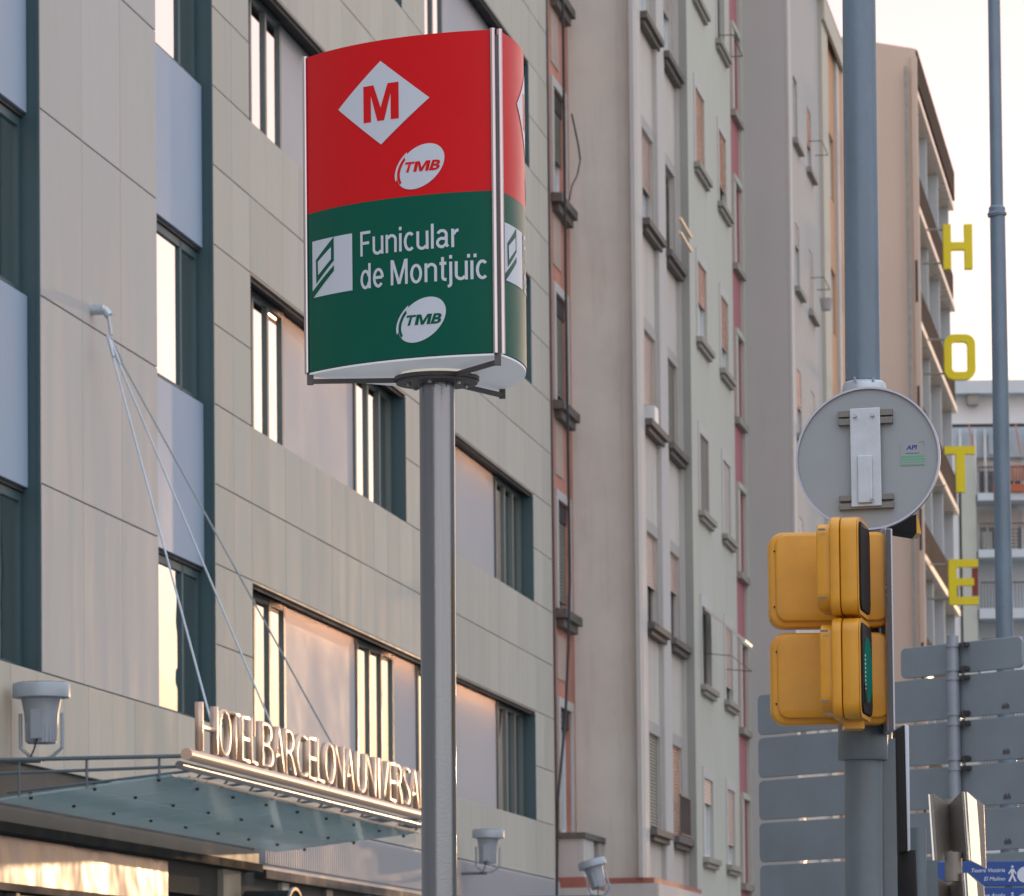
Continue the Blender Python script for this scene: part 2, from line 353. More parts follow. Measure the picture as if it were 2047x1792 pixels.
for k in range(-1, 18):
    if k == -1:
        for i in range(-14, 27):
            a, b = X0+CW*i, X0+CW*(i+1)
            if b > -11.5: panel(cache, a, b, 3.952, ZJ(0), 'stone', 'stone_panel')
        continue
    st = (k % 4) < 2
    cs = piers if st else cols
    if k < 2 and st: cs = piers[:2]+piers[4:]
    for a, b in cs:
        if vis(b, ZJ(k)): panel(cache, a, b, ZJ(k), ZJ(k+1), 'stone', 'stone_panel')
        else: hid += 1
# fill where the stone is above the picture: one plain band
bx('upper_cladding', 'stone', hl, X0+.01, 3.0, .0, .034, ZJ(14)+.01, 21.6)
bx('upper_cladding', 'stone', hl, 3.01, XE, .0, .034, ZJ(18)+.01, 21.6)
lc = {}
for seg in ((-14.2, -11.0), (-8.55, -4.28)):
    n = 3 if seg[0] > -9 else 2
    for i in range(n):
        a = seg[0]+(seg[1]-seg[0])*i/n; b = seg[0]+(seg[1]-seg[0])*(i+1)/n
        for k in range(0, 10, 2):
            if vis(b, ZJ(k)) or vis(a, ZJ(k)): panel(lc, a, b, ZJ(k), ZJ(k+2), 'lilac', 'cladding_panel', g=.011)
    bx('upper_cladding', 'lilac', hl, seg[0], seg[1], .0, .034, ZJ(10)+.01 if seg[0] > -9 else ZJ(10)+.01, 21.6)
# left bays: windows with blue-grey spandrels
for a, b in bays:
    MB().box(b-.012, b-.001, .036, .22, 4.8, 21).box(b-.02, b-.004, .001, .034, 4.8, 21).build('reveal', 'teal', hl)
    MB().box(a+.001, a+.012, .036, .17, 4.8, 21).build('reveal', 'teal', hl)
    for f in range(4):
        z = 4.82+3.37*f*.9985
        fr = MB().box(a+.02, b-.02, .15, .17, z-.015, z+1.60)
        fr = MB()
        y0, y1 = .175, .215
        W = b-a-.04; xa = a+.02
        ms = [xa, xa+W*.68, xa+W-.08]
        for x in ms: fr.box(x, x+.08, y0, y1, z, z+1.58)
        fr.box(xa+.08, xa+W-.08, y0, y1, z, z+.05).box(xa+.08, xa+W-.08, y0, y1, z+1.50, z+1.58)
        fo = fr.build('window', 'teal', hl)
        for i in range(2): bx('pane', 'glassw' if f == 0 else 'glass', fo, ms[i]+.08, ms[i+1], .20, .208, z+.05, z+1.50)
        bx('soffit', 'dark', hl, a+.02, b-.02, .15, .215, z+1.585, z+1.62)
        bx('spandrel', 'spandrel', hl, a+.015, b-.03, .115, .21, z+1.625, z+3.34)
# strips: groups of three panes and satin panels
groups = [(0.0, 2.4), (6.55, 8.93), (10.62, 13.0), (17.1, 19.48)]
for k in (0, 4, 8, 12):
    z0, z1 = ZJ(k)+.02, ZJ(k+2)-.03
    for gi, (a, b) in enumerate(groups):
        fr = MB(); t = .085; n = 3; w = (b-a-t)/n
        for i in range(n+1): fr.box(a+w*i, a+w*i+t, .185, .235, z0, z1)
        fr.box(a+t, b, .20, .235, z0, z0+.035).box(a+t, b, .19, .235, z1-.07, z1)
        fo = fr.build('window', 'frame', hl)
        for i in range(n): bx('pane', 'glass', fo, a+w*i+t, a+w*(i+1), .218, .226, z0+.035, z1-.07)
    segs = [(2.4, 6.55), (13.0, 17.1)]+([(8.93, 10.62)] if k == 0 else [])
    for a, b in segs:
        bx('satin_panel', 'panel', hl, a+.015, b-.015, .215, .235, z0, z1)
        if k < 5: bx('added_glow_strip', 'glow_strip0' if k == 0 else 'glow_strip1' if k == 4 else 'glow_strip2', hl, a+.06, b-.06, .048, .075, ZJ(k+2)-.016, ZJ(k+2)-.010)  # added strip hidden by the soffit lip, throws warm glow on the panel top
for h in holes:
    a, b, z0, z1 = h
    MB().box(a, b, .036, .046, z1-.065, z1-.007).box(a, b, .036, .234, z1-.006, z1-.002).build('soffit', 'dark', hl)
    bx('soffit_trim', 'beam', hl, a, b, .0, .035, z1-.025, z1-.002)
    bx('reveal', 'teal', hl, b-.014, b-.002, .0, .234, z0, z1-.055)
    bx('reveal', 'teal', hl, a+.002, a+.014, .036, .234, z0, z1-.055)
# ground floor
b = MB(); b.box(.05, XE, -.05, .05, 3.36, 3.93)
n = 178
for i in range(n):
    x = .07+i*(XE-.1)/n
    b.box(x, x+.055, -.085, -.05, 3.42, 3.90)
b.build('ribbed_fascia', 'panel', hl)
bx('fascia_edge', 'dark', hl, .04, XE, -.10, .05, 3.26, 3.355)
bx('shop_front', 'black', hl, .1, XE, .15, .25, .1, 3.26)
for i in range(9): bx('column', 'beam' if i % 2 else 'stone', hl, 1.2+2.4*i, 1.55+2.4*i, -.02, .14, .1, 3.25)
bx('wall_beam', 'beam', hl, -14, -.42, -.12, .03, 3.40, 3.53)
bx('wall_beam_edge', 'black', hl, -14, -.35, -.15, .03, 3.31, 3.395)
bx('transom_panel', 'streak', hl, -14, -3.9, .02, .10, 2.90, 3.30)
bx('transom_edge', 'dark', hl, -14, -3.88, -.02, .10, 2.83, 2.895)
for i in range(7): bx('door_post', 'beam', hl, -13.6+1.4*i, -13.5+1.4*i, .0, .1, .1, 2.82)
bx('door_glass', 'glass2', hl, -14, -3.9, .105, .12, .1, 2.82)
bx('entrance_void', 'black', hl, -3.85, .04, .14, .2, .1, 3.3)
bx('column', 'stone', hl, -1.7, -.9, -.03, .13, .1, 3.3)

# round-topped awning by the entrance
aw = thing('awning', 'small dark round-topped awning under the end of the glass canopy', 'awning', H.pt(-1.0, 2.75, 0), H.rotz)
b = MB(); pr = [(.42*math.cos(math.radians(a)), .34*math.sin(math.radians(a))) for a in range(0, 181, 15)]
b.prism(pr, (0, -.12, 0), (1, 0, 0), (0, 0, 1), (0, -1, 0), .5).build('awning_cover', 'dark', aw, smooth=False)
b = MB(); pr2 = [(.45*math.cos(math.radians(a)), .37*math.sin(math.radians(a))) for a in range(0, 181, 15)]+[(.42*math.cos(math.radians(a)), .34*math.sin(math.radians(a))) for a in range(180, -1, -15)]
b.prism(pr2, (0, -.62, 0), (1, 0, 0), (0, 0, 1), (0, -1, 0), .03).build('awning_rim', 'chrome', aw)

# ------------------------------------------------------------------ glass canopy with letters
OFF = 1.84
cn = thing('glass_canopy', 'sloping greenish glass canopy on steel rails hung from cables over the hotel entrance', 'canopy', H.o, H.rotz)
S0, S1 = -10.75, .35
# glass in panes, slightly curved in plan at the far end
def zg(y): return 3.73+(3.53-3.73)*(OFF-.1+y)/(OFF-.12)   # y negative outward
nx, ny = 8, 2
for i in range(nx):
    for j in range(ny):
        xa, xb = S0+.1+(S1-S0-.2)*i/nx+.01, S0+.1+(S1-S0-.2)*(i+1)/nx-.01
        ya, yb = -.16-(OFF-.30)*j/ny-.006, -.16-(OFF-.30)*(j+1)/ny+.006
        b = MB(); b.hexa([(xa, ya, zg(ya)), (xb, ya, zg(ya)), (xb, yb, zg(yb)), (xa, yb, zg(yb)), (xa, ya, zg(ya)+.02), (xb, ya, zg(ya)+.02), (xb, yb, zg(yb)+.02), (xa, yb, zg(yb)+.02)])
        b.build('glass_pane', 'cglass', cn)
b = MB()
for i in range(nx+1):
    x = S0+.1+(S1-S0-.2)*i/nx
    for y in (-.45, -1.0, -1.55):
        b.tube([(x+.12, y, zg(y)-.02), (x+.12, y, zg(y)+.04)], .016, 8)
b.build('glass_clamps', 'dark', cn, kind='stuff')
MB().tube([(S0, -OFF, 3.90), (S1, -OFF, 3.90)], .05, 16).build('front_beam', 'goldmetal', cn, smooth=True)
MB().tube([(S0, -OFF+.06, 3.81), (S1, -OFF+.06, 3.81)], .035, 14).build('lower_beam', 'steel', cn, smooth=True)
MB().tube([(S0+.5, -OFF+.10, 3.735)]+[(S0+.5+(S1-S0-.5)*i/12, -OFF+.10-.02*math.sin(i*1.9), 3.735) for i in range(1, 13)], .014, 8).build('glass_edge', 'slab', cn, smooth=True)
for xx in (S0+.02, S1-.05):
    MB().tube([(xx, -OFF, 3.885), (xx, -.02, 3.885)], .018, 10).build('side_rail', 'mast2', cn, smooth=True)
    MB().tube([(xx+.04, -OFF+.06, 3.80), (xx+.04, -.02, 3.77)], .014, 10).build('side_rail', 'mast2', cn, smooth=True)
    for y in (-.4, -.98, -1.6): MB().tube([(xx+.02, y, 3.885), (xx+.02, y, zg(y))], .011, 8).build('rail_post', 'mast2', cn)
for i in range(11):
    x = S0+.8+i*1.0; MB().tube([(x, -OFF+.05, 3.80), (x, -OFF+.13, 3.72)], .01, 6).build('hanger', 'mast2', cn)
    MB().tube([(x, -OFF+.05, 3.82), (x+.1, -.05, 3.66)], .012, 6).build('cross_rail', 'mast2', cn)
an = (H.sz(208, 640, .12)[0], -.12, H.sz(208, 640, .12)[1])
for i, (x, z) in enumerate(((-9.57, 4.0), (-6.70, 4.0), (-3.63, 4.0))):
    MB().tube([(an[0], an[1]-.03, an[2]-.15), (x, -OFF, z)], .0095, 8).build('cable', 'galv', cn)
    d = (V((x, -OFF, z))-V(an)).normalized(); p = V((an[0], an[1]-.03, an[2]-.12))
    MB().tube([p+d*.08, p+d*.32], [.018, .012], 8).build('turnbuckle', 'galv', cn)
MB().tube([(an[0], 0, an[2]+.1), (an[0], -.12, an[2]+.1)], .05, 12).tube([(an[0], -.12, an[2]+.1), (an[0], -.17, an[2]+.04)], .04, 10).tube([(an[0], -.16, an[2]+.05), (an[0], -.19, an[2]-.14)], .018, 8).build('cable_anchor', 'galv', cn, smooth=True)
# lettering
sg = thing('hotel_name_sign', 'row of tall steel channel letters reading HOTEL BARCELONA UNIVERSAL on the canopy beam', 'sign', H.o, H.rotz)
LT = [('H', 397, 430), ('O', 433, 456), ('T', 458, 474), ('E', 477, 494), ('L', 497, 509), ('B', 518, 541), ('A', 543, 563), ('R', 565, 587), ('C', 588, 609), ('E', 611, 627), ('L', 629, 643), ('O', 645, 664), ('N', 666, 683), ('A', 686, 703), ('U', 709, 727), ('N', 729, 746), ('I', 749, 754), ('V', 756, 772), ('E', 774, 786), ('R', 788, 800), ('S', 802, 815), ('A', 817, 833), ('L', 836, 846)]
for ch, pa, pb in LT:
    a = H.sz(pa, 1510+(pa-385)*.275, OFF)[0]; c = H.sz(pb, 1510+(pb-385)*.275, OFF)[0]
    bm = text_bm(ch, 1, 1, 0, -.022); x0, x1, y0, y1 = bbox(bm)
    sx = (c-a)/(x1-x0); sy = .41/(y1-y0)
    r = bmesh.ops.extrude_face_region(bm, geom=bm.faces[:]); vs = [g for g in r['geom'] if isinstance(g, bmesh.types.BMVert)]
    for v in vs: v.co.z += 1
    for v in bm.verts: v.co = V((a+(v.co.x-x0)*sx, -OFF+.0+(.06*v.co.z)-.03, 3.955+(v.co.y-y0)*sy))
    q = MB(); q.bm.free(); q.bm = bm; q.build('letter', 'goldmetal', sg)

# ------------------------------------------------------------------ floodlights on arms
def flood(label, s_, z, sc, tilt, A=.45, group='floodlights on wall arms'):
    t = thing('floodlight', label, 'floodlight', H.pt(s_, z, 0), H.rotz, group)
    MB().tube([(0, 0, 0), (0, -A, 0)], .022, 8).build('arm', 'mast2', t)
    Rm = Matrix.Rotation(tilt, 4, 'X')
    def tr(b):
        for v in b.bm.verts: v.co = Rm @ (v.co*sc) + V((0, -A, 0))
        return b
    prof = [(.13, .16), (.145, .17), (.165, .45), (.195, .60)]
    body = MB(); body.tube([(0, 0, z_) for r_, z_ in prof], [r_ for r_, z_ in prof], 24)
    for k in range(24):
        a = 2*math.pi*k/24; body.tube([(.15*math.cos(a), .15*math.sin(a), .18), (.155*math.cos(a), .155*math.sin(a), .36)], .006, 4)
    tr(body).build('lamp_body', 'flood', t, smooth=True)
    tr(MB().tube([(0, 0, .585), (0, 0, .60), (0, 0, .72), (0, 0, .735)], [.20, .275, .275, .265], 32)).build('lamp_cap', 'flood', t, smooth=True)
    tr(MB().tube([(0, 0, .734), (0, 0, .742)], .24, 24)).build('lamp_glass', 'glass2', t, smooth=True)
    br = MB()
    for sx in (-1, 1): br.tube([(0, sx*.205, .45), (0, sx*.205, .12), (0, sx*.10, .03), (0, 0, 0)], .018, 6)
    tr(br).build('bracket', 'flood', t)
    tr(MB().box(-.20, -.12, -.05, .05, .20, .48)).build('gear_box', 'flood', t)
    tr(MB().tube([(-.16, 0, .2), (-.18, .02, .1), (-.24, .05, .0), (-.26, .1, -.02)], .009, 6)).build('lamp_cable', 'cable', t)
    return t
a = H.sz(83, 1520, .3); flood('large grey floodlight on an arm above the left rail of the canopy', a[0], a[1], .90, 0, .3)
a = H.sz(975, 1745, .45); flood('grey floodlight on a wall arm just right of the sign pole', a[0], a[1], .80, 0.02)
a = H.sz(1203, 1792, 1.3); flood('grey floodlight tilted to the right below the concrete balcony', a[0], a[1], .76, -.28, 1.3)
# ------------------------------------------------------------------ narrow brick house
nb = thing('narrow_brick_house', 'very narrow weathered red brick house between the stone hotel and the grey flats', 'building', H.o, H.rotz)
NB0, NB1 = 21.37, 24.15
nh = []
for f in range(5):
    z = 5.95+3.36*f-.25
    nh.append((22.25, 23.5, z, z+1.9))
nh[0] = (22.2, 23.7, 4.72, 6.95)
nh = [(22.25, 23.5, 4.75, 6.75)]+[(22.25, 23.5, 8.33+3.36*f, 10.1+3.36*f) for f in range(4)]
holed_wall(nb, 'brick', NB0, NB1, 0, 22, nh, y=.06, depth=.15)
MB().box(NB0, NB1, .4, 8, 0, 21.9).build('wall_core', 'dark', nb)
for i, h in enumerate(nh):
    window(nb, h[0], h[1], h[2], h[3], .17, pane='palepane' if i in (0, 3) else 'glass2', frame='white', panes=2, shutter='shutterg' if i != 0 else None, frac=.62 if i == 3 else .9)
    sur = MB(); a, c, z0, z1 = h; sur.box(a-.16, a-.002, .02, .058, z0, z1+.15).box(c+.002, c+.18, .02, .058, z0, z1+.15).box(a-.002, c+.002, .02, .058, z1+.003, z1+.15)
    sur.build('surround', 'b2pil', nb)
    if i: MB().box(a-.22, c+.3, -.12, .055, z0-.16, z0-.02).box(a-.1, c+.2, -.06, .055, z0-.30, z0-.162).build('sill', 'sill', nb)
    bx('shutter_box', 'dark', nb, a+.02, c-.02, .08, .16, z1-.3, z1-.02)
bx('brick_panel', 'brick2', nb, 22.15, 23.0, .045, .058, 7.2, 7.9)
for z in (10.5, 13.9, 17.2): bx('brick_panel', 'brick2', nb, 22.15, 23.0, .045, .058, z, z+1.15)
cb = MB(); pts = []
for px, py in ((1125, -20), (1131, 575), (1139, 1150), (1136, 1300), (1130, 1440), (1115, 1600), (1113, 1790)):
    a, z = H.sz(px, py, .3); pts.append((a, -.3, z))
cb.tube(pts, .022, 6).build('cable', 'cable', nb)
pts = []
for px, py in ((1143, 228), (1156, 290), (1160, 320), (1154, 350), (1143, 372), (1138, 400)):
    a, z = H.sz(px, py, .35); pts.append((a, -.35, z))
MB().tube(pts, .014, 6).build('cable', 'cable', nb)
MB().tube([(21.42, -.02, 3), (21.42, -.0, 21)], .02, 8).build('drainpipe', 'darksteel', nb)
# concrete balcony
bal = MB(); z0 = 3.95; z1 = 4.62
MB().box(21.8, 24.1, -.42, .05, z1, z1+.09).build('balcony_rail', 'sill', nb)
MB().box(21.85, 23.0, -.38, -.30, z0+.05, z1-.003).box(23.55, 24.05, -.38, -.30, z0+.05, z1-.003).box(21.85, 21.97, -.298, .05, z0+.05, z1-.003).box(23.93, 24.05, -.298, .05, z0+.05, z1-.003).build('balcony_parapet', 'b2pil', nb)
MB().box(21.8, 24.1, -.42, .05, z0-.12, z0+.047).build('balcony_slab', 'redpaint', nb)
MB().box(21.7, 24.1, -.46, .05, z0-.5, z0-.125).box(21.8, 24.1, -.38, .05, z0-.8, z0-.502).build('cornice', 'b2pil', nb)

# ------------------------------------------------------------------ generic flats
def flats(name, label, W, x1, ztop, side, front, zbot=3.9):
    t = thing(name, label, 'building', W.o, W.rotz)
    MB().box(0.001, x1, .45, 11, 0, ztop-.02).build('wall_core', 'dark', t)
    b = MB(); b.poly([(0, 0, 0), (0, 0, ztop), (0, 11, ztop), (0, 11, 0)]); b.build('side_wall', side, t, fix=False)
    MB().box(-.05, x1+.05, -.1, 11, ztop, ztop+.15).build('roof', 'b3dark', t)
    return t
def Yat(W, px, py=900):
    a, z = W.sz(px, py); return W.pt(a, 0).y
B2 = Wall(P(1280, 900, 69.6), AZ); X2 = 5.85
B3 = Wall(P(1383, 900, Yat(B2, 1365)), AZ); X3 = 9.5
B4 = Wall(P(1585, 900, Yat(B3, 1491)), AZ); X4 = 12.9
B5 = Wall(P(1843, 900, 110), AZ); X5 = 16.2

# grey-beige flats
t = flats('grey_apartment_block', 'grey rendered apartment block with paired windows and dark weathered sills, beside the narrow brick house', B2, X2, 25, 'b2side', 'b2')
sills = [4.93, 8.36, 11.76, 15.13, 18.62, 22.0]
tops = [6.52, 9.90, 13.30, 16.72, 20.1, 23.5]
hs = []
for z0, z1 in zip(sills, tops): hs += [(1.1, 2.5, z0, z1), (4.05, 5.5, z0, z1)]
holed_wall(t, 'b2', 0, X2, 0, 25, hs, y=.07, depth=.13)
MB().box(-.3, .62, .0, .069, 4.05, 25).build('pilaster', 'b2pil', t); 
for a, c in ((2.68, 3.72), (5.78, 6.6)): bx('pilaster', 'b2pil', t, a, c, -.01, .069, 4.05, 25)
bx('pilaster', 'b2side', t, -.02, .0, -.01, .3, 4.05, 25)
SH = [ # (A: shutter, frac, pane), (B)
 ((None, 0, 'shutterg'), ('shutterp', .97, 'glass2')),
 (('shutter', .55, 'black'), ('shutter', .42, 'black')),
 (('shutter', .78, 'palepane'), ('shutterg', .98, 'glass2')),
 (('shutter', .58, 'palepane'), (None, 0, 'black')),
 ((None, 0, 'palepane'), ('shutterw', .35, 'palepane')), (('shutter', .5, 'glass2'), ('shutter', .5, 'glass2'))]
for i, (z0, z1) in enumerate(zip(sills, tops)):
    for j, (a, c) in enumerate(((1.1, 2.5), (4.05, 5.5))):
        sh, fr, pn = SH[i][j]
        window(t, a, c, z0, z1, .175, pane='glass2' if pn == 'shutterg' else pn, frame='trim' if i != 4 else 'white', shutter=sh or ('shutterg' if pn == 'shutterg' else None), frac=fr or .95)
        MB().box(a-.22, a-.002, .052, .069, z0-.02, z1+.2).box(c+.002, c+.18, .052, .069, z0-.02, z1+.2).box(a-.002, c+.002, .052, .069, z1+.002, z1+.2).build('surround', 'trim', t)
        MB().box(a-.38, c+.5, -.11, .068, z0-.14, z0-.03).box(a-.28, c+.4, -.05, .068, z0-.23, z0-.142).build('sill', 'sill', t)
for k in range(2): MB().tube([(4.0, -.22, 15.45+.25*k), (5.6, -.22, 15.40+.25*k)], .03, 6).build('drying_rod', 'slab', t)
bx('storage_box', 'white', t, 1.3, 1.8, -.08, .14, 11.76, 12.02)
rb = MB()
for i in range(9): rb.box(4.08+i*.17, 4.10+i*.17, -.1, -.08, 4.95, 5.6)
rb.box(4.0, 5.55, -.11, -.07, 5.6, 5.63).box(4.0, 5.55, -.11, -.07, 4.93, 4.96); rb.build('window_railing', 'darksteel', t)
bx('open_sash', 'black', t, 4.15, 5.4, .14, .15, 15.2, 16.5)
bx('red_ledge', 'redpaint', t, -.1, X2+.6, -.16, .06, 3.96, 4.05)
bx('cornice', 'b2pil', t, -.15, X2+.6, -.22, .06, 3.55, 3.955)
b = MB(); b.box(-.16, -.01, -.16, 2.6, 3.96, 4.05); b.build('red_ledge', 'redpaint', t)
b = MB(); b.box(-.2, -.01, -.22, 2.6, 3.45, 3.955); b.build('cornice', 'b2pil', t)

# pale green flats with pink stair strip
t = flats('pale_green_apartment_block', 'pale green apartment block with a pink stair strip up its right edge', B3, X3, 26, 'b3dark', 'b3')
z_s = [4.68, 7.80, 10.96, 14.12, 17.32, 20.45, 23.6]
hs = []
for z in z_s: hs += [(1.4, 2.75, z, z+1.42), (5.15, 6.35, z, z+1.42)]
ph = [(7.95, 8.75, 4.35+3.05*k+.05, 6.0+3.05*k+.05) for k in range(7)]
holed_wall(t, 'b3', 0, 7.35, 0, 26, hs, y=.03, depth=.11)
holed_wall(t, 'pink', 7.35, 8.9, 0, 26, ph, y=.05, depth=.2)
bx('edge_pilaster', 'b3', t, 8.9, 9.5, -.02, .3, 0, 26)
SA = [('shutter', .30, 'palepane'), (None, 0, 'black'), ('shutterg', .93, 'glass2'), ('shutterp', .5, 'palepane'), ('shutterp', .98, 'glass2'), ('shutterw', .9, 'glass2'), ('shutterw', .9, 'glass2')]
SB = [('shutter', .7, 'palepane'), ('shutter', .8, 'black'), ('shutterw', .95, 'glass2'), ('shutterp', .62, 'palepane'), ('shutterp', .7, 'black'), (None, 0, 'black'), ('shutterw', .8, 'glass2')]
for i, z in enumerate(z_s):
    for (a, c), st in (((1.4, 2.75), SA[i]), ((5.15, 6.35), SB[i])):
        window(t, a, c, z, z+1.42, .115, pane=st[2], frame='white' if st[2] == 'palepane' else 'trim', shutter=st[0], frac=st[1])
        MB().box(a-.2, a-.002, .012, .028, z-.02, z+1.62).box(c+.002, c+.2, .012, .028, z-.02, z+1.62).box(a-.002, c+.002, .012, .028, z+1.422, z+1.62).build('surround', 'b2pil', t)
        MB().box(a-.28, c+.42, -.085, .028, z-.12, z-.022).box(a-.2, c+.35, -.04, .028, z-.2, z-.122).build('sill', 'b3sill', t)
for k, h in enumerate(ph):
    window(t, h[0], h[1], h[2], h[3], .2, pane='glass2', frame='white', panes=1)
    MB().box(h[0]-.3, h[1]+.15, -.02, .048, h[3]+.002, h[3]+.12).box(h[0]-.3, h[0]-.002, .0, .048, h[2], h[3]).build('surround', 'b3', t)
    MB().box(h[0]-.4, h[1]+.3, -.06, .048, h[2]-.14, h[2]-.01).build('sill', 'b3sill', t)
# awning window tilted out over the street, and washing line
MB().hexa([(1.5, -.02, 9.15), (2.7, -.02, 9.15), (2.7, -.75, 8.55), (1.5, -.75, 8.55), (1.5, -.02, 9.2), (2.7, -.02, 9.2), (2.7, -.75, 8.6), (1.5, -.75, 8.6)]).build('tilted_blind', 'shutterw', t)
MB().tube([(1.4, -.02, 8.35), (1.4, -.5, 8.3), (4.9, -.5, 8.3), (4.9, -.02, 8.35)], .008, 6).build('washing_line', 'cable', t)
cl = MB(); cl.tube([(5.0, .0, 20.5), (5.0, -.3, 20.5), (6.6, -.3, 20.45), (6.6, 0, 20.45)], .012, 6); cl.build('drying_rack', 'sill', t)

# mauve flats
t = flats('mauve_grey_apartment_block', 'mauve grey apartment block with a blank side wall and an orange panelled edge', B4, X4, 24, 'b4side', 'b4')
zs4 = [4.55, 7.6, 10.6, 13.62, 16.62, 19.66, 22.7]
hs = []
for z in zs4[:-1]: hs += [(1.45, 2.3, z, z+1.32), (4.45, 5.35, z, z+1.32)]
holed_wall(t, 'b4', 0, 7.4, 0, 24, hs, y=.03, depth=.1)
bx('edge_trim', 'b2pil', t, -.01, .55, -.02, .028, 0, 24)
ho = [(9.0, 11.2, 4.9+3.05*k, 6.35+3.05*k) for k in range(6)]
holed_wall(t, 'orange', 8.9, 11.5, 0, 24, ho, y=.05, depth=.15)
bx('cream_pier', 'cream', t, 7.4, 8.9, -.05, .3, 0, 24); bx('cream_pier', 'b2pil', t, 11.5, 12.1, -.02, .3, 0, 24); bx('edge_pier', 'orange', t, 12.1, 12.9, -.02, .3, 0, 24)
st4 = [('shutterp', .9, 'glass2'), ('shutterw', .6, 'glass2'), ('shutterw', .9, 'glass2'), ('shutterp', .55, 'black'), ('shutterw', .3, 'black'), (None, 0, 'black')]
for i, z in enumerate(zs4[:-1]):
    for (a, c), st in (((1.45, 2.3), st4[i]), ((4.45, 5.35), st4[(i+4) % 6])):
        window(t, a, c, z, z+1.32, .11, pane=st[2], frame='white', shutter=st[0], frac=st[1], panes=1)
        MB().box(a-.25, c+.4, -.08, .028, z-.14, z-.03).build('sill', 'b3sill', t)
for h in ho: window(t, h[0], h[1], h[2], h[3], .15, pane='palepane', frame='white', panes=2)
bx('cornice_band', 'cream', t, 7.4, X4, -.12, .0-.055, 23.5, 23.99)
MB().tube([(4.7, -.3, 16.65), (4.7, -.3, 16.9)], [.10, .14], 12).build('flower_pot', 'trim', t)
MB().tube([(4.9, -.3, 13.65), (4.9, -.3, 13.95)], [.13, .17], 12).build('flower_pot', 'pot', t)
for z in (20.2, 17.3): MB().tube([(4.4, 0, z), (4.4, -.28, z), (5.9, -.28, z), (5.9, 0, z)], .009, 6).build('washing_line', 'cable', t)

# tan gallery block
t = thing('tan_balcony_block', 'tan block with a blank wall and stacked balconies with dark parapets, behind the lamp post', 'building', B5.o, B5.rotz)
b = MB(); w = 12
b.poly([(0, 0, 0), (0, 0, 27.1), (0, w, 29.6), (0, w, 0)]); b.build('side_wall', 'b5', t, fix=False)
MB().box(.02, X5, 1.8, 12, 0, 26.0).build('wall_core', 'brown', t)
bx('facade_wall', 'b5fin', t, .02, X5, 1.7, 1.78, 0, 26)
MB().box(-.12, .25, -.02, .12, 0, 26.9).build('corner_pier', 'b5', t)
MB().hexa([(.26, -.03, 26.25), (X5+.4, -.03, 26.25), (X5+.4, 12, 28.7), (.26, 12, 28.7), (.26, -.03, 27.12), (X5+.4, -.03, 27.12), (X5+.4, 12, 29.5), (.26, 12, 29.5)]).build('roof', 'brown', t)
MB().tube([(-.2, .25, 0), (-.2, .25, 26.6)], .05, 8).build('drainpipe', 'b3sill', t)
for k in range(8):
    z = 26.05-3.05*k if k else 26.05
    bx('balcony_slab', 'slab', t, .3, X5, -.02, 1.69, z-.16, z+.02)
    if k: bx('balcony_parapet', 'brown', t, .3, X5, .03, .10, z+.022, z+.95)
    for j, x in enumerate((.6, 5.6, 10.6, 15.7)):
        bx('partition_wall', 'b5fin', t, x, x+.22, .12, 1.69, z-3.05+.022, z-.162)
    for j, x in enumerate((2.4, 7.4, 12.2)):
        window(t, x, x+1.8, z-2.9, z-.7, 1.66, pane='glass2', frame='trim', shutter='shutterg', frac=.5)
for z in (7, 10.4, 13.9, 17.1, 20.4): bx('wall_slot', 'dark', t, -.128, -.115, .03, .09, z, z+1.1)
# hotel letters on brackets
ht = thing('vertical_hotel_sign', 'tall yellow letters H O T E hung one above the other from the tan block', 'sign', P(1885, 1207, 113), 0)
base = V(ht.location)
u = 113/8500
def lx(px, py): p = P(px, py, 113)-base; return p.x, p.z
def letter(ch, box):
    px0, py0, px1, py1 = box; x0, z1 = lx(px0, py0); x1, z0 = lx(px1, py1); w = x1-x0; h = z1-z0; q = MB(); D_ = .22; s = w*.27
    def r(a, b_, c, d): q.box(x0+a*w, x0+b_*w, 0, D_, z0+c*h, z0+d*h)
    if ch == 'H': r(0, .27, 0, 1); r(.73, 1, 0, 1); r(.27, .73, .43, .60)
    if ch == 'T': r(0, 1, .83, 1); r(.36, .66, 0, .83)
    if ch == 'E': r(0, .27, 0, 1); r(.27, 1, .83, 1); r(.27, .85, .42, .58); r(.27, 1, 0, .17)
    if ch == 'O':
        out = rrect(w, h, w*.32, 5, x0+w/2, z0+h/2); inn = rrect(w*.5, h*.66, w*.12, 5, x0+w/2, z0+h/2); n = len(out)
        for k in range(n):
            k2 = (k+1) % n; f = [(out[k], 0), (out[k2], 0), (inn[k2], 0), (inn[k], 0)]
            q.hexa([(p[0], 0, p[1]) for p, _ in f]+[(p[0], D_, p[1]) for p, _ in f])
        bmesh.ops.remove_doubles(q.bm, verts=q.bm.verts, dist=1e-5)
    q.build('letter', 'letter', ht, label=f'yellow letter {ch}')
    for fz in (.9, .15):
        z = z0+h*fz; MB().tube([(x0+.02, .15, z), (x0-.55, .15, z)], .03, 6).build('bracket', 'b3sill', ht)
letter('H', (1885, 448, 1945, 537)); letter('O', (1887, 668, 1951, 758)); letter('T', (1888, 892, 1951, 983)); letter('E', (1896, 1118, 1957, 1208))
x0, z1 = lx(1944, 1135); x1, z0 = lx(1957, 1190); bx('letter_side', 'letterred', ht, x0, x1-.01, .06, .2, z0, z1)

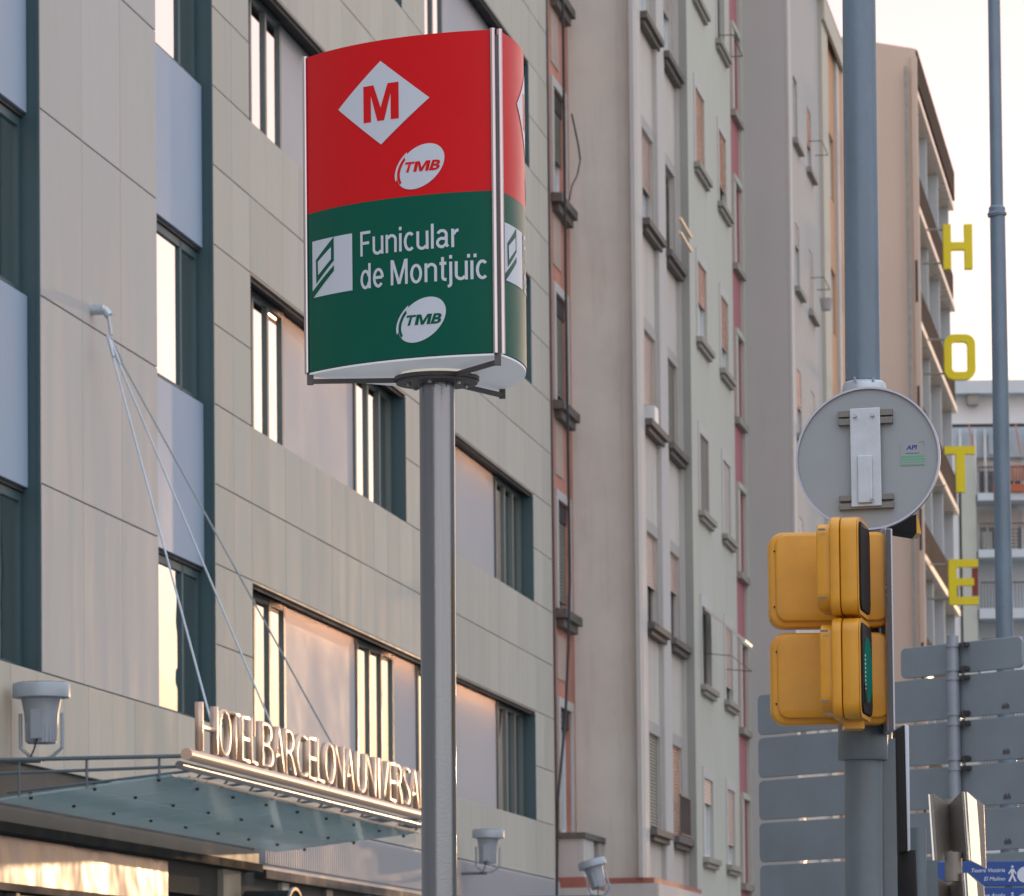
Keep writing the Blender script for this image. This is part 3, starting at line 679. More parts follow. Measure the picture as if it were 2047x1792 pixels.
# far building closing the street
fx = P(1880, 1800, 150).x; fw = P(2140, 1800, 150).x-fx
ft = thing('distant_white_building', 'pale distant building with terraces and balconies behind the thin lamp post', 'building', (fx, 150, 0))
def fz(py): return P(1980, py, 150).z
def fxx(px): return P(px, 1000, 150).x-fx
MB().box(fxx(1905), fw, 1.5, 10, 0, fz(775)).build('wall', 'white', ft)
MB().box(fxx(1905), fw, 1.2, 1.49, fz(905), fz(842)).build('wall', 'palepane', ft)
bx('roof_slab', 'b5fin', ft, fxx(1905), fw, .9, 3, fz(778), fz(752))
bx('roof_box', 'b3sill', ft, fxx(1945), fxx(1966), 1.0, 1.45, fz(800), fz(764))
bx('terrace_rail', 'dark', ft, fxx(1905), fw, .5, .6, fz(849), fz(843))
for i, (ya, yb) in enumerate(((1098, 1114), (1216, 1236), (985, 1000), (1330, 1350), (1450, 1470), (1570, 1590), (1690, 1710))):
    bx('balcony_slab', 'b5fin', ft, fxx(1955), fw, 0, 1.48, fz(yb), fz(ya))
    rl_ = MB()
    for k in range(26): rl_.box(fxx(1958)+k*.11, fxx(1958)+k*.11+.025, .02, .05, fz(ya)+.01, fz(ya)+.9)
    rl_.box(fxx(1958), fw, .0, .07, fz(ya)+.9, fz(ya)+.95); rl_.build('balcony_railing', 'darksteel', ft)
    for px in (1965, 2020, 2070): window(ft, fxx(px), fxx(px+34), fz(ya)+.05, fz(ya)+1.55, 1.46, pane='palepane' if i % 2 else 'glass2', frame='white', shutter='shutterw' if i % 2 == 0 else None, frac=.4)
bx('column', 'b3', ft, fxx(1924), fxx(1952), .2, 1.19, 0, fz(905))
bx('column', 'white', ft, fxx(1905), fxx(1918), .4, 1.19, 0, fz(905))
for px in (1925, 1955, 1975, 2020, 2060): bx('post', 'white', ft, fxx(px), fxx(px+4), .9, 1.1, fz(985), fz(850))
for px in (1942, 1996, 2036): MB().tube([(fxx(px), .5, fz(845)), (fxx(px+9), .45, fz(905))], .03, 6).build('awning_strut', 'brick', ft)
for i in range(14): bx('roller_slat', 'shutterw', ft, fxx(2000), fxx(2044), 1.40, 1.455, fz(1090-7*i), fz(1086-7*i))
bx('balcony_screen', 'b3', ft, fxx(1962), fxx(1982), .08, .10, fz(1096), fz(1062)); bx('shutter_panel', 'brick', ft, fxx(2024), fxx(2060), .55, .6, fz(958), fz(925))
bx('flower_box', 'pot', ft, fxx(1985), fxx(2060), -.1, .1, fz(985)+.02, fz(985)+.3)
bx('wall', 'b5fin', ft, fxx(1960), fw, 1.3, 1.495, 0, fz(1114))
bx('terrace_window', 'palepane', ft, fxx(1928), fxx(1950), 1.1, 1.19, fz(900), fz(858)); bx('terrace_window', 'palepane', ft, fxx(1985), fxx(2018), 1.1, 1.19, fz(900), fz(858))
# ------------------------------------------------------------------ metro totem
def totem():
    L = .915; SAG = .100; zb = 4.262; zt = 5.547; zc = 4.905
    Bp = P(999, 714, 16.62); Bp = V((Bp.x, Bp.y, 0)); a1 = math.radians(89); a2 = math.radians(149)
    Cp = Bp+L*V((math.cos(a1), math.sin(a1), 0)); Ap = Bp+L*V((math.cos(a2), math.sin(a2), 0)); cen = (Ap+Bp+Cp)/3
    t = thing('metro_sign', 'red and green curved three-sided metro sign on a brushed steel pole', 'sign', (cen.x, cen.y, 0))
    R = ((L/2)**2+SAG**2)/(2*SAG); half = math.asin(L/2/R); tot = 2*half*R
    def fr(P0, P1):
        m = (P0+P1)/2; d = (P1-P0)/L; n = V((d.y, -d.x, 0)); return m-n*(R-SAG)-cen, d, n
    def at(f, s_, z, off=0):
        c, d, n = f; th = -half+s_/R; p = c+(R+off)*(math.sin(th)*d+math.cos(th)*n); return V((p.x, p.y, z))
    def flat(f, bm, name, m, par, off=.0022, lab=None):
        # bm holds (t,z) in x,y : cut in narrow columns, then wrap on the curved face
        x0, x1, _, _ = bbox(bm); x = math.ceil(x0/.02)*.02
        while x < x1:
            g = bm.verts[:]+bm.edges[:]+bm.faces[:]; bmesh.ops.bisect_plane(bm, geom=g, plane_co=(x, 0, 0), plane_no=(1, 0, 0)); x += .02
        for v in bm.verts: v.co = at(f, v.co.x, v.co.y, off+v.co.z)
        q = MB(); q.bm.free(); q.bm = bm
        for fc in bm.faces:
            fc.normal_update()
            c = fc.calc_center_median(); 
            if fc.normal.dot(V((c.x-f[0].x, c.y-f[0].y, 0))) < 0: fc.normal_flip()
        return q.build(name, m, par, fix=False, label=lab)
    def polybm(pts):
        bm = bmesh.new(); bm.faces.new([bm.verts.new((a, b, 0)) for a, b in pts]); return bm
    def word(body, x0, x1, zbase, zcap, cap='H', **k):
        bm = text_bm(body, **k); a, b, c, d = bbox(bm); ref = text_bm(cap, **k); _, _, rc, rd = bbox(ref); ref.free()
        sx = (x1-x0)/(b-a); sy = (zcap-zbase)/(rd-rc)
        for v in bm.verts: v.co = V((x0+(v.co.x-a)*sx, zbase+(v.co.y-rc)*sy, 0))
        return bm
    def ar(cx_, cy_, rx, ry, a0, a1, n=14): return [(cx_+rx*math.cos(math.radians(a0+(a1-a0)*i/n)), cy_+ry*math.sin(math.radians(a0+(a1-a0)*i/n))) for i in range(n+1)]
    X = .665; R_ = .175
    G = {'F': (.50, [[(.06, 0), (.06, 1)], [(.0, .945), (.50, .945)], [(.06, .52), (.44, .52)]]),
     'u': (.50, [[(.055, .74), (.055, .22)]+ar(.055+R_, .22, R_, .175, 180, 300, 10)+[(.39, .14)], [(.445, .74), (.445, 0)]]),
     'n': (.50, [[(.055, 0), (.055, .74)], [(.11, .58)]+ar(.27, .51, R_, .175, 120, 0, 10)+[(.445, 0)]]),
     'i': (.11, [[(.055, 0), (.055, .74)], [(.055, .86), (.055, 1)]]),
     'ï': (.11, [[(.055, 0), (.055, .74)], [(-.07, .86), (-.07, 1)], [(.18, .86), (.18, 1)]]),
     'l': (.11, [[(.055, 0), (.055, 1)]]),
     'c': (.43, [ar(.24, .37, .19, .33, 48, 312, 22)]),
     'o': (.49, [ar(.245, .37, .19, .33, 0, 360, 30)]),
     'e': (.48, [[(.05, .385), (.42, .385)], ar(.24, .37, .19, .33, 0, 318, 26)]),
     'a': (.50, [ar(.235, .54, .17, .155, 165, 0, 12)+[(.405, .14), (.47, .04)], ar(.22, .215, .175, .17, 300, 60, 14)+[(.40, .44)], [(.31, .07), (.40, .17)]]),
     'r': (.30, [[(.055, 0), (.055, .74)], [(.09, .52)]+ar(.29, .46, .19, .22, 150, 90, 6)]),
     'd': (.50, [ar(.235, .37, .18, .33, 20, 340, 24), [(.435, 0), (.435, 1)]]),
     'M': (.74, [[(.06, 0), (.06, 1)], [(.68, 0), (.68, 1)], [(.09, .97), (.37, .03)], [(.65, .97), (.37, .03)]]),
     't': (.28, [[(.12, .94), (.12, .17)]+ar(.22, .15, .10, .10, 180, 265, 5)+[(.27, .05)], [(.0, .69), (.27, .69)]]),
     'j': (.11, [[(.055, .74), (.055, -.12)]+ar(-.03, -.13, .085, .085, 0, -80, 5)+[(-.07, -.215)], [(.055, .86), (.055, 1)]]), ' ': (.16, [])}
    def stroke_word(f, body, x0, x1, zb_, zc_, par):
        w = .060; pen = 0; items = []
        for ch in body:
            g = G[ch]
            for st_ in g[1]: items.append([(p[0]+pen, p[1]) for p in st_])
            pen += g[0]+(.105 if ch != ' ' else .05)
        pen -= .105; sx_ = (x1-x0)/pen; sz_ = zc_-zb_
        pen = 0
        for ch in body:
            g = G[ch]; bm = bmesh.new(); lay = []
            for k, st_ in enumerate(g[1]):
                L_ = []; Rr_ = []
                closed = len(st_) > 3 and abs(st_[0][0]-st_[-1][0]) < 1e-4 and abs(st_[0][1]-st_[-1][1]) < 1e-4
                for i, p in enumerate(st_):
                    q0, q1 = st_[max(i-1, 0)], st_[min(i+1, len(st_)-1)]
                    if closed and i in (0, len(st_)-1): q0, q1 = st_[-2], st_[1]
                    tx, ty = (q1[0]-q0[0])*sx_, (q1[1]-q0[1])*sz_; m_ = math.hypot(tx, ty) or 1; nx_, ny_ = -ty/m_*w*sz_, tx/m_*w*sz_
                    X_, Z_ = x0+(p[0]+pen)*sx_, zb_+p[1]*sz_
                    L_.append(bm.verts.new((X_+nx_, Z_+ny_, k*.0002))); Rr_.append(bm.verts.new((X_-nx_, Z_-ny_, k*.0002)))
                for i in range(len(st_)-1): bm.faces.new((L_[i], L_[i+1], Rr_[i+1], Rr_[i]))
            if bm.faces: flat(f, bm, 'letter', 'print', par, .0022)
            else: bm.free()
            pen += g[0]+(.105 if ch != ' ' else .05)
    def tmb(f, par, zc0, bg):
        cx, cz, a, b, th = .625, zc0-.002, .113, .077, math.radians(33)
        el = [(cx+a*math.cos(u)*math.cos(th)-b*math.sin(u)*math.sin(th), cz+a*math.cos(u)*math.sin(th)+b*math.sin(u)*math.cos(th)) for u in [2*math.pi*k/48 for k in range(48)]]
        flat(f, polybm(el), 'oval_badge', 'print', par)
        # outer crescent
        def arc(sc, dx, dz, k0, k1, n=14): return [(cx+dx+sc*(a*math.cos(u)*math.cos(th)-b*math.sin(u)*math.sin(th)), cz+dz+sc*(a*math.cos(u)*math.sin(th)+b*math.sin(u)*math.cos(th))) for u in [math.radians(k0+(k1-k0)*i/n) for i in range(n+1)]]
        flat(f, polybm(arc(1.05, -.004, .0, 95, 170)+arc(1.0, .0, .0, 170, 95)[1:-1]), 'badge_swoosh', 'print', par, .0026)
        flat(f, polybm(arc(.985, .0, .0, 108, 185)+arc(.90, .003, -.002, 180, 112)[0:]), 'badge_swoosh', bg, par, .0032)
        for ch, xa, xb in (('T', -.066, -.022), ('B', .038, .086)): flat(f, word(ch, cx+xa, cx+xb, cz-.020, cz+.021, cap='H', offset=.035, shear=.28), 'badge_text', bg, par, .0034)
        flat(f, polybm([(cx-.030+.066*a_+.010*b_, cz-.020+.041*b_) for a_, b_ in mp]), 'badge_text', bg, par, .0034)
    mp = [(0, 0), (0, 1), (.30, 1), (.5, .36), (.70, 1), (1, 1), (1, 0), (.78, 0), (.78, .72), (.595, 0), (.405, 0), (.22, .72), (.22, 0)]
    for idx, (P0, P1) in enumerate(((Ap, Bp), (Bp, Cp), (Cp, Ap))):
        f = fr(P0, P1)
        def sheet(z0, z1, m, e0=.012, e1=.012):
            bm = bmesh.new(); n = 40; col = []
            for k in range(n+1):
                s_ = e0+(tot-e0-e1)*k/n; col.append([bm.verts.new(at(f, s_, z, o_)) for z, o_ in ((z0, 0), (z1, 0), (z1, -.006), (z0, -.006))])
            for k in range(n):
                for j in range(4): bm.faces.new((col[k][j], col[k+1][j], col[k+1][(j+1) % 4], col[k][(j+1) % 4]))
            bm.faces.new(col[0]); bm.faces.new(col[-1][::-1])
            q = MB(); q.bm.free(); q.bm = bm; return q.build('sign_face', m, t, smooth=True)
        rd = sheet(zc+.0003, zt, 'red'); gr = sheet(zb, zc, 'green')
        flat(f, polybm([(.449, 5.463), (.227, 5.297), (.449, 5.126), (.668, 5.292)]), 'diamond', 'print', rd)
        mp = [(0, 0), (0, 1), (.30, 1), (.5, .36), (.70, 1), (1, 1), (1, 0), (.78, 0), (.78, .72), (.595, 0), (.405, 0), (.22, .72), (.22, 0)]
        flat(f, polybm([(.364+.169*a, 5.222+.147*b) for a, b in mp]), 'letter_m', 'red', rd, .0032)
        tmb(f, rd, 5.022, 'red'); tmb(f, gr, 4.409, 'green')
        def sq(uu, v): return (.055+uu*.243, 4.787-.230*v)
        flat(f, polybm([sq(0, 0), sq(0, 1), sq(1, 1), sq(1, 0)]), 'leaf_badge', 'print', gr)
        flat(f, polybm([sq(.101, .342), sq(.11, .763), sq(.574, .419), sq(.574, 0)]), 'leaf_mark', 'green', gr, .0030)
        flat(f, polybm([sq(.159, .38), sq(.168, .62), sq(.507, .385), sq(.507, .171)]), 'leaf_mark', 'print', gr, .0038)
        flat(f, polybm([sq(.0, .885), sq(.0, 1.003), sq(.022, 1.003), sq(.574, .599), sq(.574, .499)]), 'leaf_mark', 'green', gr, .0030)
        stroke_word(f, 'Funicular', .341, .785, 4.687, 4.786, gr)
        stroke_word(f, 'de Montjuïc', .341, .899, 4.555, 4.656, gr)
    # corner posts: two polished strips and a dark gasket
    zl = 4.224
    for q0 in (Ap, Bp, Cp):
        o = q0-cen; d = o.normalized(); s_ = V((-d.y, d.x, 0))
        for sgn in (-1, 1):
            c = o+s_*sgn*.016-d*.004
            MB().tube([c+V((0, 0, zb-.004)), c+V((0, 0, zt+.004))], .0105, 14).build('corner_strip', 'chrome', t, smooth=True)
        c = o-d*.016; MB().box(c.x-.013, c.x+.013, c.y-.013, c.y+.013, zl-.012, zt-.02).build('corner_post', 'darksteel', t)
        c0 = d*.14; c1 = o-d*.012
        pr = s_*.008
        MB().hexa([c0-pr+V((0, 0, zl-.008)), c1-pr+V((0, 0, zl-.008)), c1+pr+V((0, 0, zl-.008)), c0+pr+V((0, 0, zl-.008)), c0-pr+V((0, 0, zl+.010)), c1-pr+V((0, 0, zl+.010)), c1+pr+V((0, 0, zl+.010)), c0+pr+V((0, 0, zl+.010))]).build('support_bar', 'darksteel', t)
    # bottom and top plates following the bulge
    for z, nm in ((4.250, 'bottom_plate'), (zt-.03, 'top_plate')):
        pts = []
        for P0, P1 in ((Ap, Bp), (Bp, Cp), (Cp, Ap)):
            f = fr(P0, P1); pts += [at(f, tot*k/16, z, -.003) for k in range(16)]
        b = MB(); lo = [b.bm.verts.new(p) for p in pts]; hi = [b.bm.verts.new(p+V((0, 0, .008))) for p in pts]; n = len(lo)
        b.bm.faces.new(lo); b.bm.faces.new(hi[::-1])
        for k in range(n): b.bm.faces.new((lo[k], lo[(k+1) % n], hi[(k+1) % n], hi[k]))
        b.build(nm, 'plate_glow', t)
    MB().tube([(0, 0, zl+.012), (0, 0, 4.2499)], .145, 40).build('drum', 'drum', t, smooth=True)
    MB().tube([(0, 0, zl-.004), (0, 0, zl+.012)], .172, 48).tube([(0, 0, zl-.016), (0, 0, zl-.0045)], .165, 48).build('flange', 'darksteel', t, smooth=True)
    # seam, bolts
    for k in range(6):
        a = math.pi*k/3+.3; MB().tube([(.12*math.cos(a), .12*math.sin(a), zl-.028), (.12*math.cos(a), .12*math.sin(a), zl-.015)], .009, 6).build('bolt', 'bolt', t)
    bot = P(877, 1900, cen.y)-V((cen.x, cen.y, 0)); k = (4.21-.0)/(4.21-bot.z); foot = V((bot.x*k, 0, 0))
    top = P(873.5, 770, cen.y)-V((cen.x, cen.y, 0)); 
    MB().tube([(bot.x*1.0+(top.x-bot.x)*-.35, 0, .02), (top.x, 0, 4.21)], .0715, 48).build('pole', 'steel', t, smooth=True)
    return t
totem()

# ------------------------------------------------------------------ tall lamp post behind the round sign
YL = 19.0
tl = P(1717, 0, YL); bl = P(1737, 1700, YL)
base = V((bl.x, YL, 0)); lp = thing('lamp_post', 'thick blue-grey lamp post rising behind the back of the round sign', 'lamp post', base)
def lpt(px, py, Y=YL, b0=None): return P(px, py, Y)-(b0 or base)
rp = YL/8500
MB().tube([lpt(1713, -500), lpt(1717, 0), lpt(1725, 762)], [31.5*rp, 33.5*rp, 35.5*rp], 48).build('upper_tube', 'mast', lp, smooth=True)
MB().tube([lpt(1728, 763), lpt(1728, 767), lpt(1728, 774), lpt(1728, 790)], [37*rp, 42*rp, 44*rp, 46*rp], 48).build('flange', 'galv', lp, smooth=True)
MB().tube([lpt(1728, 788), lpt(1739, 1800), (0, 0, .02)], [46*rp, 49*rp, 52*rp], 48).build('lower_tube', 'mast2', lp, smooth=True)
for px in (1705, 1742): MB().tube([lpt(px, 760)+V((0, -.09, 0)), lpt(px, 768)+V((0, -.09, 0))], .006, 6).build('bolt', 'bolt', lp)

# ------------------------------------------------------------------ signal column with round sign and yellow heads
YS = 17.9; rs = YS/8500
b0 = P(1727, 1700, YS); sb_ = V((b0.x, YS, 0))
sc = thing('signal_column', 'grey traffic signal column with a wide collar, standing in front of the lamp post', 'signal post', sb_)
def sp(px, py, dy=0): return P(px, py, YS+dy)-sb_
MB().tube([sp(1725, 1040), sp(1727, 1800), (0, 0, .02)], [37*rs, 37.5*rs, 38*rs], 48).build('column', 'mast2', sc, smooth=True)
MB().tube([sp(1725, 1436), sp(1725, 1440), sp(1725, 1516), sp(1725, 1520)], [48*rs, 50*rs, 50*rs, 48*rs], 48).build('collar', 'mast2', sc, smooth=True)
MB().tube([sp(1725, 1019), sp(1725, 1054)], 39*rs, 40).build('band_clamp', 'rim', sc, smooth=True)
MB().tube([sp(1713, 1022, -.085), sp(1713, 1022, -.10)], .007, 8).build('bolt', 'bolt', sc)
q = sp(1775, 1500, .12); MB().box(q.x-.025, q.x+.03, .10, .18, 0, q.z+.05).build('conduit', 'mast2', sc)

rsn = thing('round_traffic_sign', 'back of a round grey traffic sign with bracket rails and a small inspection sticker', 'traffic sign', P(1735, 917, YS-.13))
rsn.rotation_euler = (math.radians(-3), math.radians(-.6), math.radians(-12)); Rr = 145*rs
b = MB(); N = 72
b.tube([(0, .0, 0), (0, .004, 0)], Rr*.975, N).build('sign_disc', 'signback', rsn)
b = MB()
ring = []
for r_, y in ((Rr*.972, -.012), (Rr, -.012), (Rr, .012), (Rr*.972, .012), (Rr*.972, .006), (Rr*.99, .006), (Rr*.99, -.004), (Rr*.972, -.004)): ring.append([b.bm.verts.new((r_*math.cos(2*math.pi*k/N), y, r_*math.sin(2*math.pi*k/N))) for k in range(N)])
for i in range(len(ring)):
    A_, B_ = ring[i], ring[(i+1) % len(ring)]
    for k in range(N): b.bm.faces.new((A_[k], A_[(k+1) % N], B_[(k+1) % N], B_[k]))
b.build('rim', 'rim', rsn, smooth=True)
u_ = rs
def rb(name, m, x0, x1, y0, y1, z0, z1, bev=0, par=rsn):
    q = MB().box((x0-1735)*u_, (x1-1735)*u_, y0, y1, (917-z1)*u_, (917-z0)*u_)
    if bev: q.bevel(bev, 2)
    return q.build(name, m, par)
for (za, zb_) in ((820, 833), (836, 849)): rb('rail', 'darksteel' if 0 else 'beam', 1678, 1787, -.028, -.0005, za, zb_, .002)
for (za, zb_) in ((991, 1003), (1008, 1020)): rb('rail', 'beam', 1677, 1786, -.028, -.0005, za, zb_, .002)
rb('bracket_plate', 'galv', 1702, 1763, -.036, -.029, 817, 1016, .003)
rb('bracket_web', 'galv', 1716, 1746, -.052, -.037, 914, 1010, .004)
for px in (1713, 1748): 
    MB().tube([((px-1735)*u_, -.055, (917-833)*u_), ((px-1735)*u_, -.036, (917-833)*u_)], .0085, 6).build('bolt', 'bolt', rsn)
MB().tube([((1744-1735)*u_, -.07, (917-1003)*u_), ((1744-1735)*u_, -.036, (917-1003)*u_)], .007, 6).build('bolt', 'bolt', rsn)
st = rb('sticker', 'signback', 1801, 1848, -.0022, -.0006, 888, 935)
bm = text_bm('API', offset=.03, shear=.15); x0, x1, y0, y1 = bbox(bm)
for v in bm.verts: v.co = V(((1812-1735+(v.co.x-x0)/(x1-x0)*22)*u_, -.003, (917-903+(v.co.y-y0)/(y1-y0)*9)*u_))
q = MB(); q.bm.free(); q.bm = bm; q.build('sticker_text', 'ledblue', st, fix=False)
for (a, c, z0, z1, m) in ((1811, 1838, 910, 911, 'ledblue'), (1803, 1846, 915, 919, 'inkgreen'), (1801, 1848, 921, 924, 'inkgreen'), (1801, 1848, 927, 929, 'inkgreen'), (1801, 1848, 932, 934, 'inkgreen'), (1838, 1848, 888, 889, 'beam'), (1847, 1848, 888, 896, 'beam')): rb('sticker_print', m, a, c, -.003, -.0023, z0, z1, par=st)

def ybox(par, name, px0, py0, px1, py1, Y, depth, r, m='yellow', bev=.012):
    p0 = P(px0, py1, Y)-V(par.location); p1 = P(px1, py0, Y)-V(par.location); w, h = p1.x-p0.x, p1.z-p0.z
    b = MB().prism(rrect(w, h, r, 6), (p0.x+w/2, p0.y, p0.z+h/2), (1, 0, 0), (0, 0, 1), (0, 1, 0), depth)
    b.bevel(bev, 3, .9); return b.build(name, m, par, smooth=True)
# head facing away
hb = thing('traffic_light', 'two-lamp yellow traffic light seen from behind, wide rounded backs', 'traffic light', P(1655, 1450, YS-.2))
for (a, c, e, g) in ((1539, 1062, 1780, 1255), (1543, 1263, 1782, 1449)):
    ybox(hb, 'housing', a, c, e, g, YS-.24, .12, .060)
    ybox(hb, 'back_cover', a+13, c+4, e-4, g-13, YS-.262, .04, .048, bev=.008)
    for py in (c+40, g-42): MB().tube([P(a+9, py, YS-.246)-V(hb.location), P(a+9, py, YS-.235)-V(hb.location)], .004, 8).build('screw', 'black', hb)
q0 = P(1774, 1461, YS-.29)-V(hb.location); q1 = P(1784, 1056, YS-.29)-V(hb.location)
MB().box(q0.x, q1.x, q0.y, q0.y+.25, q0.z, q1.z).bevel(.006).build('backing_board', 'rim', hb)
q0 = P(1777, 1459, YS-.29)-V(hb.location); q1 = P(1780, 1058, YS-.29)-V(hb.location)
MB().box(q0.x, q1.x, q0.y-.008, q0.y-.002, q0.z, q1.z).build('board_gasket', 'darksteel', hb)
# head facing right (towards the crossing)
hf = thing('traffic_light', 'two-lamp yellow traffic light turned to the right, green lamp lit in its lower half', 'traffic light', P(1690, 1438, YS-.6))
ax = math.radians(11.5)
e1 = V((math.cos(ax), -math.sin(ax), 0)); e2 = V((math.sin(ax), math.cos(ax), 0))
def head(px0, pxs, pxf, pxe, py0, py1, green):
    Yn = YS-.66
    n0 = P(px0, py1, Yn)-V(hf.location); n1 = P(px0, py0, Yn)-V(hf.location); h = n1.z-n0.z; w = .37
    sc_ = Yn/8500
    d_back = (pxs-px0)*sc_; d_main = (pxf-pxs)*sc_
    o = V((n0.x, n0.y, 0))
    zc = (n0.z+n1.z)/2
    def pr(d0, d1, ww, hh, r, m, name, bev=.008, wz=0):
        b = MB().prism(rrect(ww, hh, r, 6), o+e1*d0+e2*(w/2)+V((0, 0, zc+wz)), e2, (0, 0, 1), e1, d1-d0)
        if bev: b.bevel(bev, 3, .9)
        return b.build(name, m, hf, smooth=True)
    pr(0, d_back+.01, w*.9, h*.88, .07, 'yellow', 'rear_cover')
    pr(d_back, d_main*.35+d_back, w, h, .065, 'yellow', 'housing')
    pr(d_back+d_main*.35+.003, d_back+d_main+.0, w*.985, h*.985, .06, 'yellow', 'door')
    # visor lip: rounded frame around dark lens
    ob = rrect(w*.985, h*.985, .06, 6); ib = rrect(w*.90, h*.90, .05, 6)
    b = MB(); n = len(ob); c0 = o+e1*(d_back+d_main)+e2*(w/2)+V((0, 0, zc)); D_ = .004
    for k in range(n):
        k2 = (k+1) % n
        f = [c0+e2*p[0]+V((0, 0, p[1])) for p in (ob[k], ob[k2], ib[k2], ib[k])]; g = [p+e1*D_ for p in f]; b.hexa(f+g)
    bmesh.ops.remove_doubles(b.bm, verts=b.bm.verts, dist=1e-5); b.build('lens_frame', 'yellow', hf)
    ln = pr(d_back+d_main-.01, d_back+d_main+.012, w*.89, h*.89, .05, 'lens', 'lens', bev=.005)
    if green:
        c1 = c0+e1*.0125
        gb = MB(); nn = 28; gb.prism([(.135*math.cos(2*math.pi*k/nn), .135*math.sin(2*math.pi*k/nn)) for k in range(nn)], c1, e2, (0, 0, 1), e1, .002); gb.build('green_lamp', 'greenled', hf)
        dots = MB()
        for k in range(9): dots.box(-.001, .002, -.003, .003, -.003, .003) if 0 else dots.prism(rrect(.010, .010, .004, 2), c1+e2*(-.11)+V((0, 0, .05-.017*k))+e1*.002, e2, (0, 0, 1), e1, .003)
        dots.build('led_dots', 'print', hf)
        lv = MB()
        for k in range(9): lv.prism(rrect(.10, .004, .001, 1), c1+e2*(-.09)+V((0, 0, -.07-.009*k)), e2, (0, 0, 1), e1, .004)
        lv.build('louvre', 'black', hf)
    for zf in (.36, -.33):
        c = o+e1*(d_back*.45)+V((0, 0, zc+h*zf))-e2*.003
        MB().prism(rrect(.03, .008, .003, 2), c, e1, (0, 0, 1), e2, .01).build('latch', 'beam', hf)
head(1632, 1660, 1716, 1746, 1031, 1229, False)
head(1639, 1664, 1720, 1750, 1233, 1436, True)
q = P(1700, 1450, YS-.4)-V(hf.location); MB().box(q.x-.03, q.x+.05, q.y-.1, q.y+.05, q.z-.02, q.z+.03).build('bracket', 'yellow', hf)
# third head's black visor at the right
vz = thing('signal_visor', 'black visor with a yellow mouth poking out right below the round sign', 'traffic light', P(1810, 1065, YS+.35))
p0 = P(1779, 1066, YS+.35)-V(vz.location); p1 = P(1842, 1028, YS+.35)-V(vz.location)
MB().hexa([(p0.x, 0, p0.z+.02), (p1.x-.022, 0, p0.z), (p1.x-.022, .22, p0.z), (p0.x, .22, p0.z+.02), (p0.x, 0, p0.z+.055), (p1.x-.022, 0, p1.z), (p1.x-.022, .22, p1.z), (p0.x, .22, p0.z+.055)]).build('visor', 'black', vz)
MB().hexa([(p1.x-.0219, 0, p0.z), (p1.x, .02, p0.z-.002), (p1.x, .20, p0.z-.002), (p1.x-.0219, .22, p0.z), (p1.x-.0219, 0, p1.z), (p1.x-.008, .02, p1.z-.03), (p1.x-.008, .20, p1.z-.03), (p1.x-.0219, .22, p1.z)]).build('visor_mouth', 'yellow', vz)

# ------------------------------------------------------------------ thin lamp post
YT = 38.; rt = YT/8500; bt = P(2010, 1300, YT); tb = V((bt.x+.03, YT, 0))
tp = thing('lamp_post', 'thin grey lamp post with a ring joint, at the right edge against the sky', 'lamp post', tb)
def tq(px, py): return P(px, py, YT)-tb
MB().tube([tq(1985, -400), tq(1987, 0), tq(1993, 415)], [12*rt, 12.5*rt, 13*rt], 24).build('upper_tube', 'mast', tp, smooth=True)
MB().tube([tq(1993, 412), tq(1993, 416), tq(1993, 424), tq(1993, 427), tq(1993.5, 432)], [14*rt, 17*rt, 17*rt, 20*rt, 19*rt], 24).build('ring', 'mast', tp, smooth=True)
MB().tube([tq(1994, 430), tq(2008.5, 1290), (0, 0, .02)], [15.5*rt, 18*rt, 20*rt], 24).build('lower_tube', 'mast', tp, smooth=True)

# ------------------------------------------------------------------ direction sign seen from behind
Pa = P(1918, 1500, 33.0); Pb = P(1515, 1500, 34.75); dd = (Pa-Pb); dd.z = 0; dd.normalize()
GW = Wall((Pa.x, Pa.y, 0), math.atan2(dd.x, dd.y))
gs = thing('direction_sign_gantry', 'stack of long grey direction plates seen from behind on a grey post', 'road sign', GW.o, GW.rotz)
rows = [(1284, 1346), (1350, 1435), (1441, 1525), (1531, 1614), (1620, 1703), (1709, 1793), (1799, 1880)]
xl = GW.sz(1514, 1420)[0]; xl0 = GW.sz(1800, 1320)[0]; xr0 = GW.sz(2043, 1300)[0]; xr = GW.sz(2120, 1400)[0]
for i, (ya, yb) in enumerate(rows):
    z1 = GW.sz(1918, ya)[1]; z0 = GW.sz(1918, yb)[1]; a, c = (xl0, xr0) if i == 0 else (xl, xr)
    MB().prism(rrect(c-a, z1-z0, .05, 5), ((a+c)/2, 0, (z0+z1)/2), (1, 0, 0), (0, 0, 1), (0, 1, 0), .03).bevel(.004, 1, .9).build('sign_plate', 'gplate', gs)
    for zz in (z1-.03, z0+.03):
        MB().tube([(0, .055, zz-.012), (0, .055, zz+.012)], .058, 16).build('clamp', 'gpost', gs, smooth=True) if 0 else None
    if i:
        x = GW.sz(2005, 1500)[0]
        for k in range(5): bx('plate_mark', 'darksteel', gs, x+k*.016, x+k*.016+.008, -.0035, -.001, z0+.04, z0+.085 if k % 2 else z0+.07)
# the post stands on the viewer's side of the plates
zt_ = GW.sz(1916, 1272)[1]
MB().tube([(0, -.055, 0), (0, -.055, zt_)], .048, 24).build('post', 'gpost', gs, smooth=True)
for i, (ya, yb) in enumerate(rows):
    z1 = GW.sz(1918, ya)[1]; z0 = GW.sz(1918, yb)[1]
    for zz in (z1-.025, z0+.03):
        MB().tube([(0, -.055, zz-.014), (0, -.055, zz+.014)], .058, 20).build('clamp', 'gpost', gs, smooth=True)
        MB().box(.06, .13, -.05, -.003, zz-.012, zz+.012).box(.10, .115, -.07, -.003, zz-.02, zz+.02).build('clamp_bolt', 'darksteel', gs)

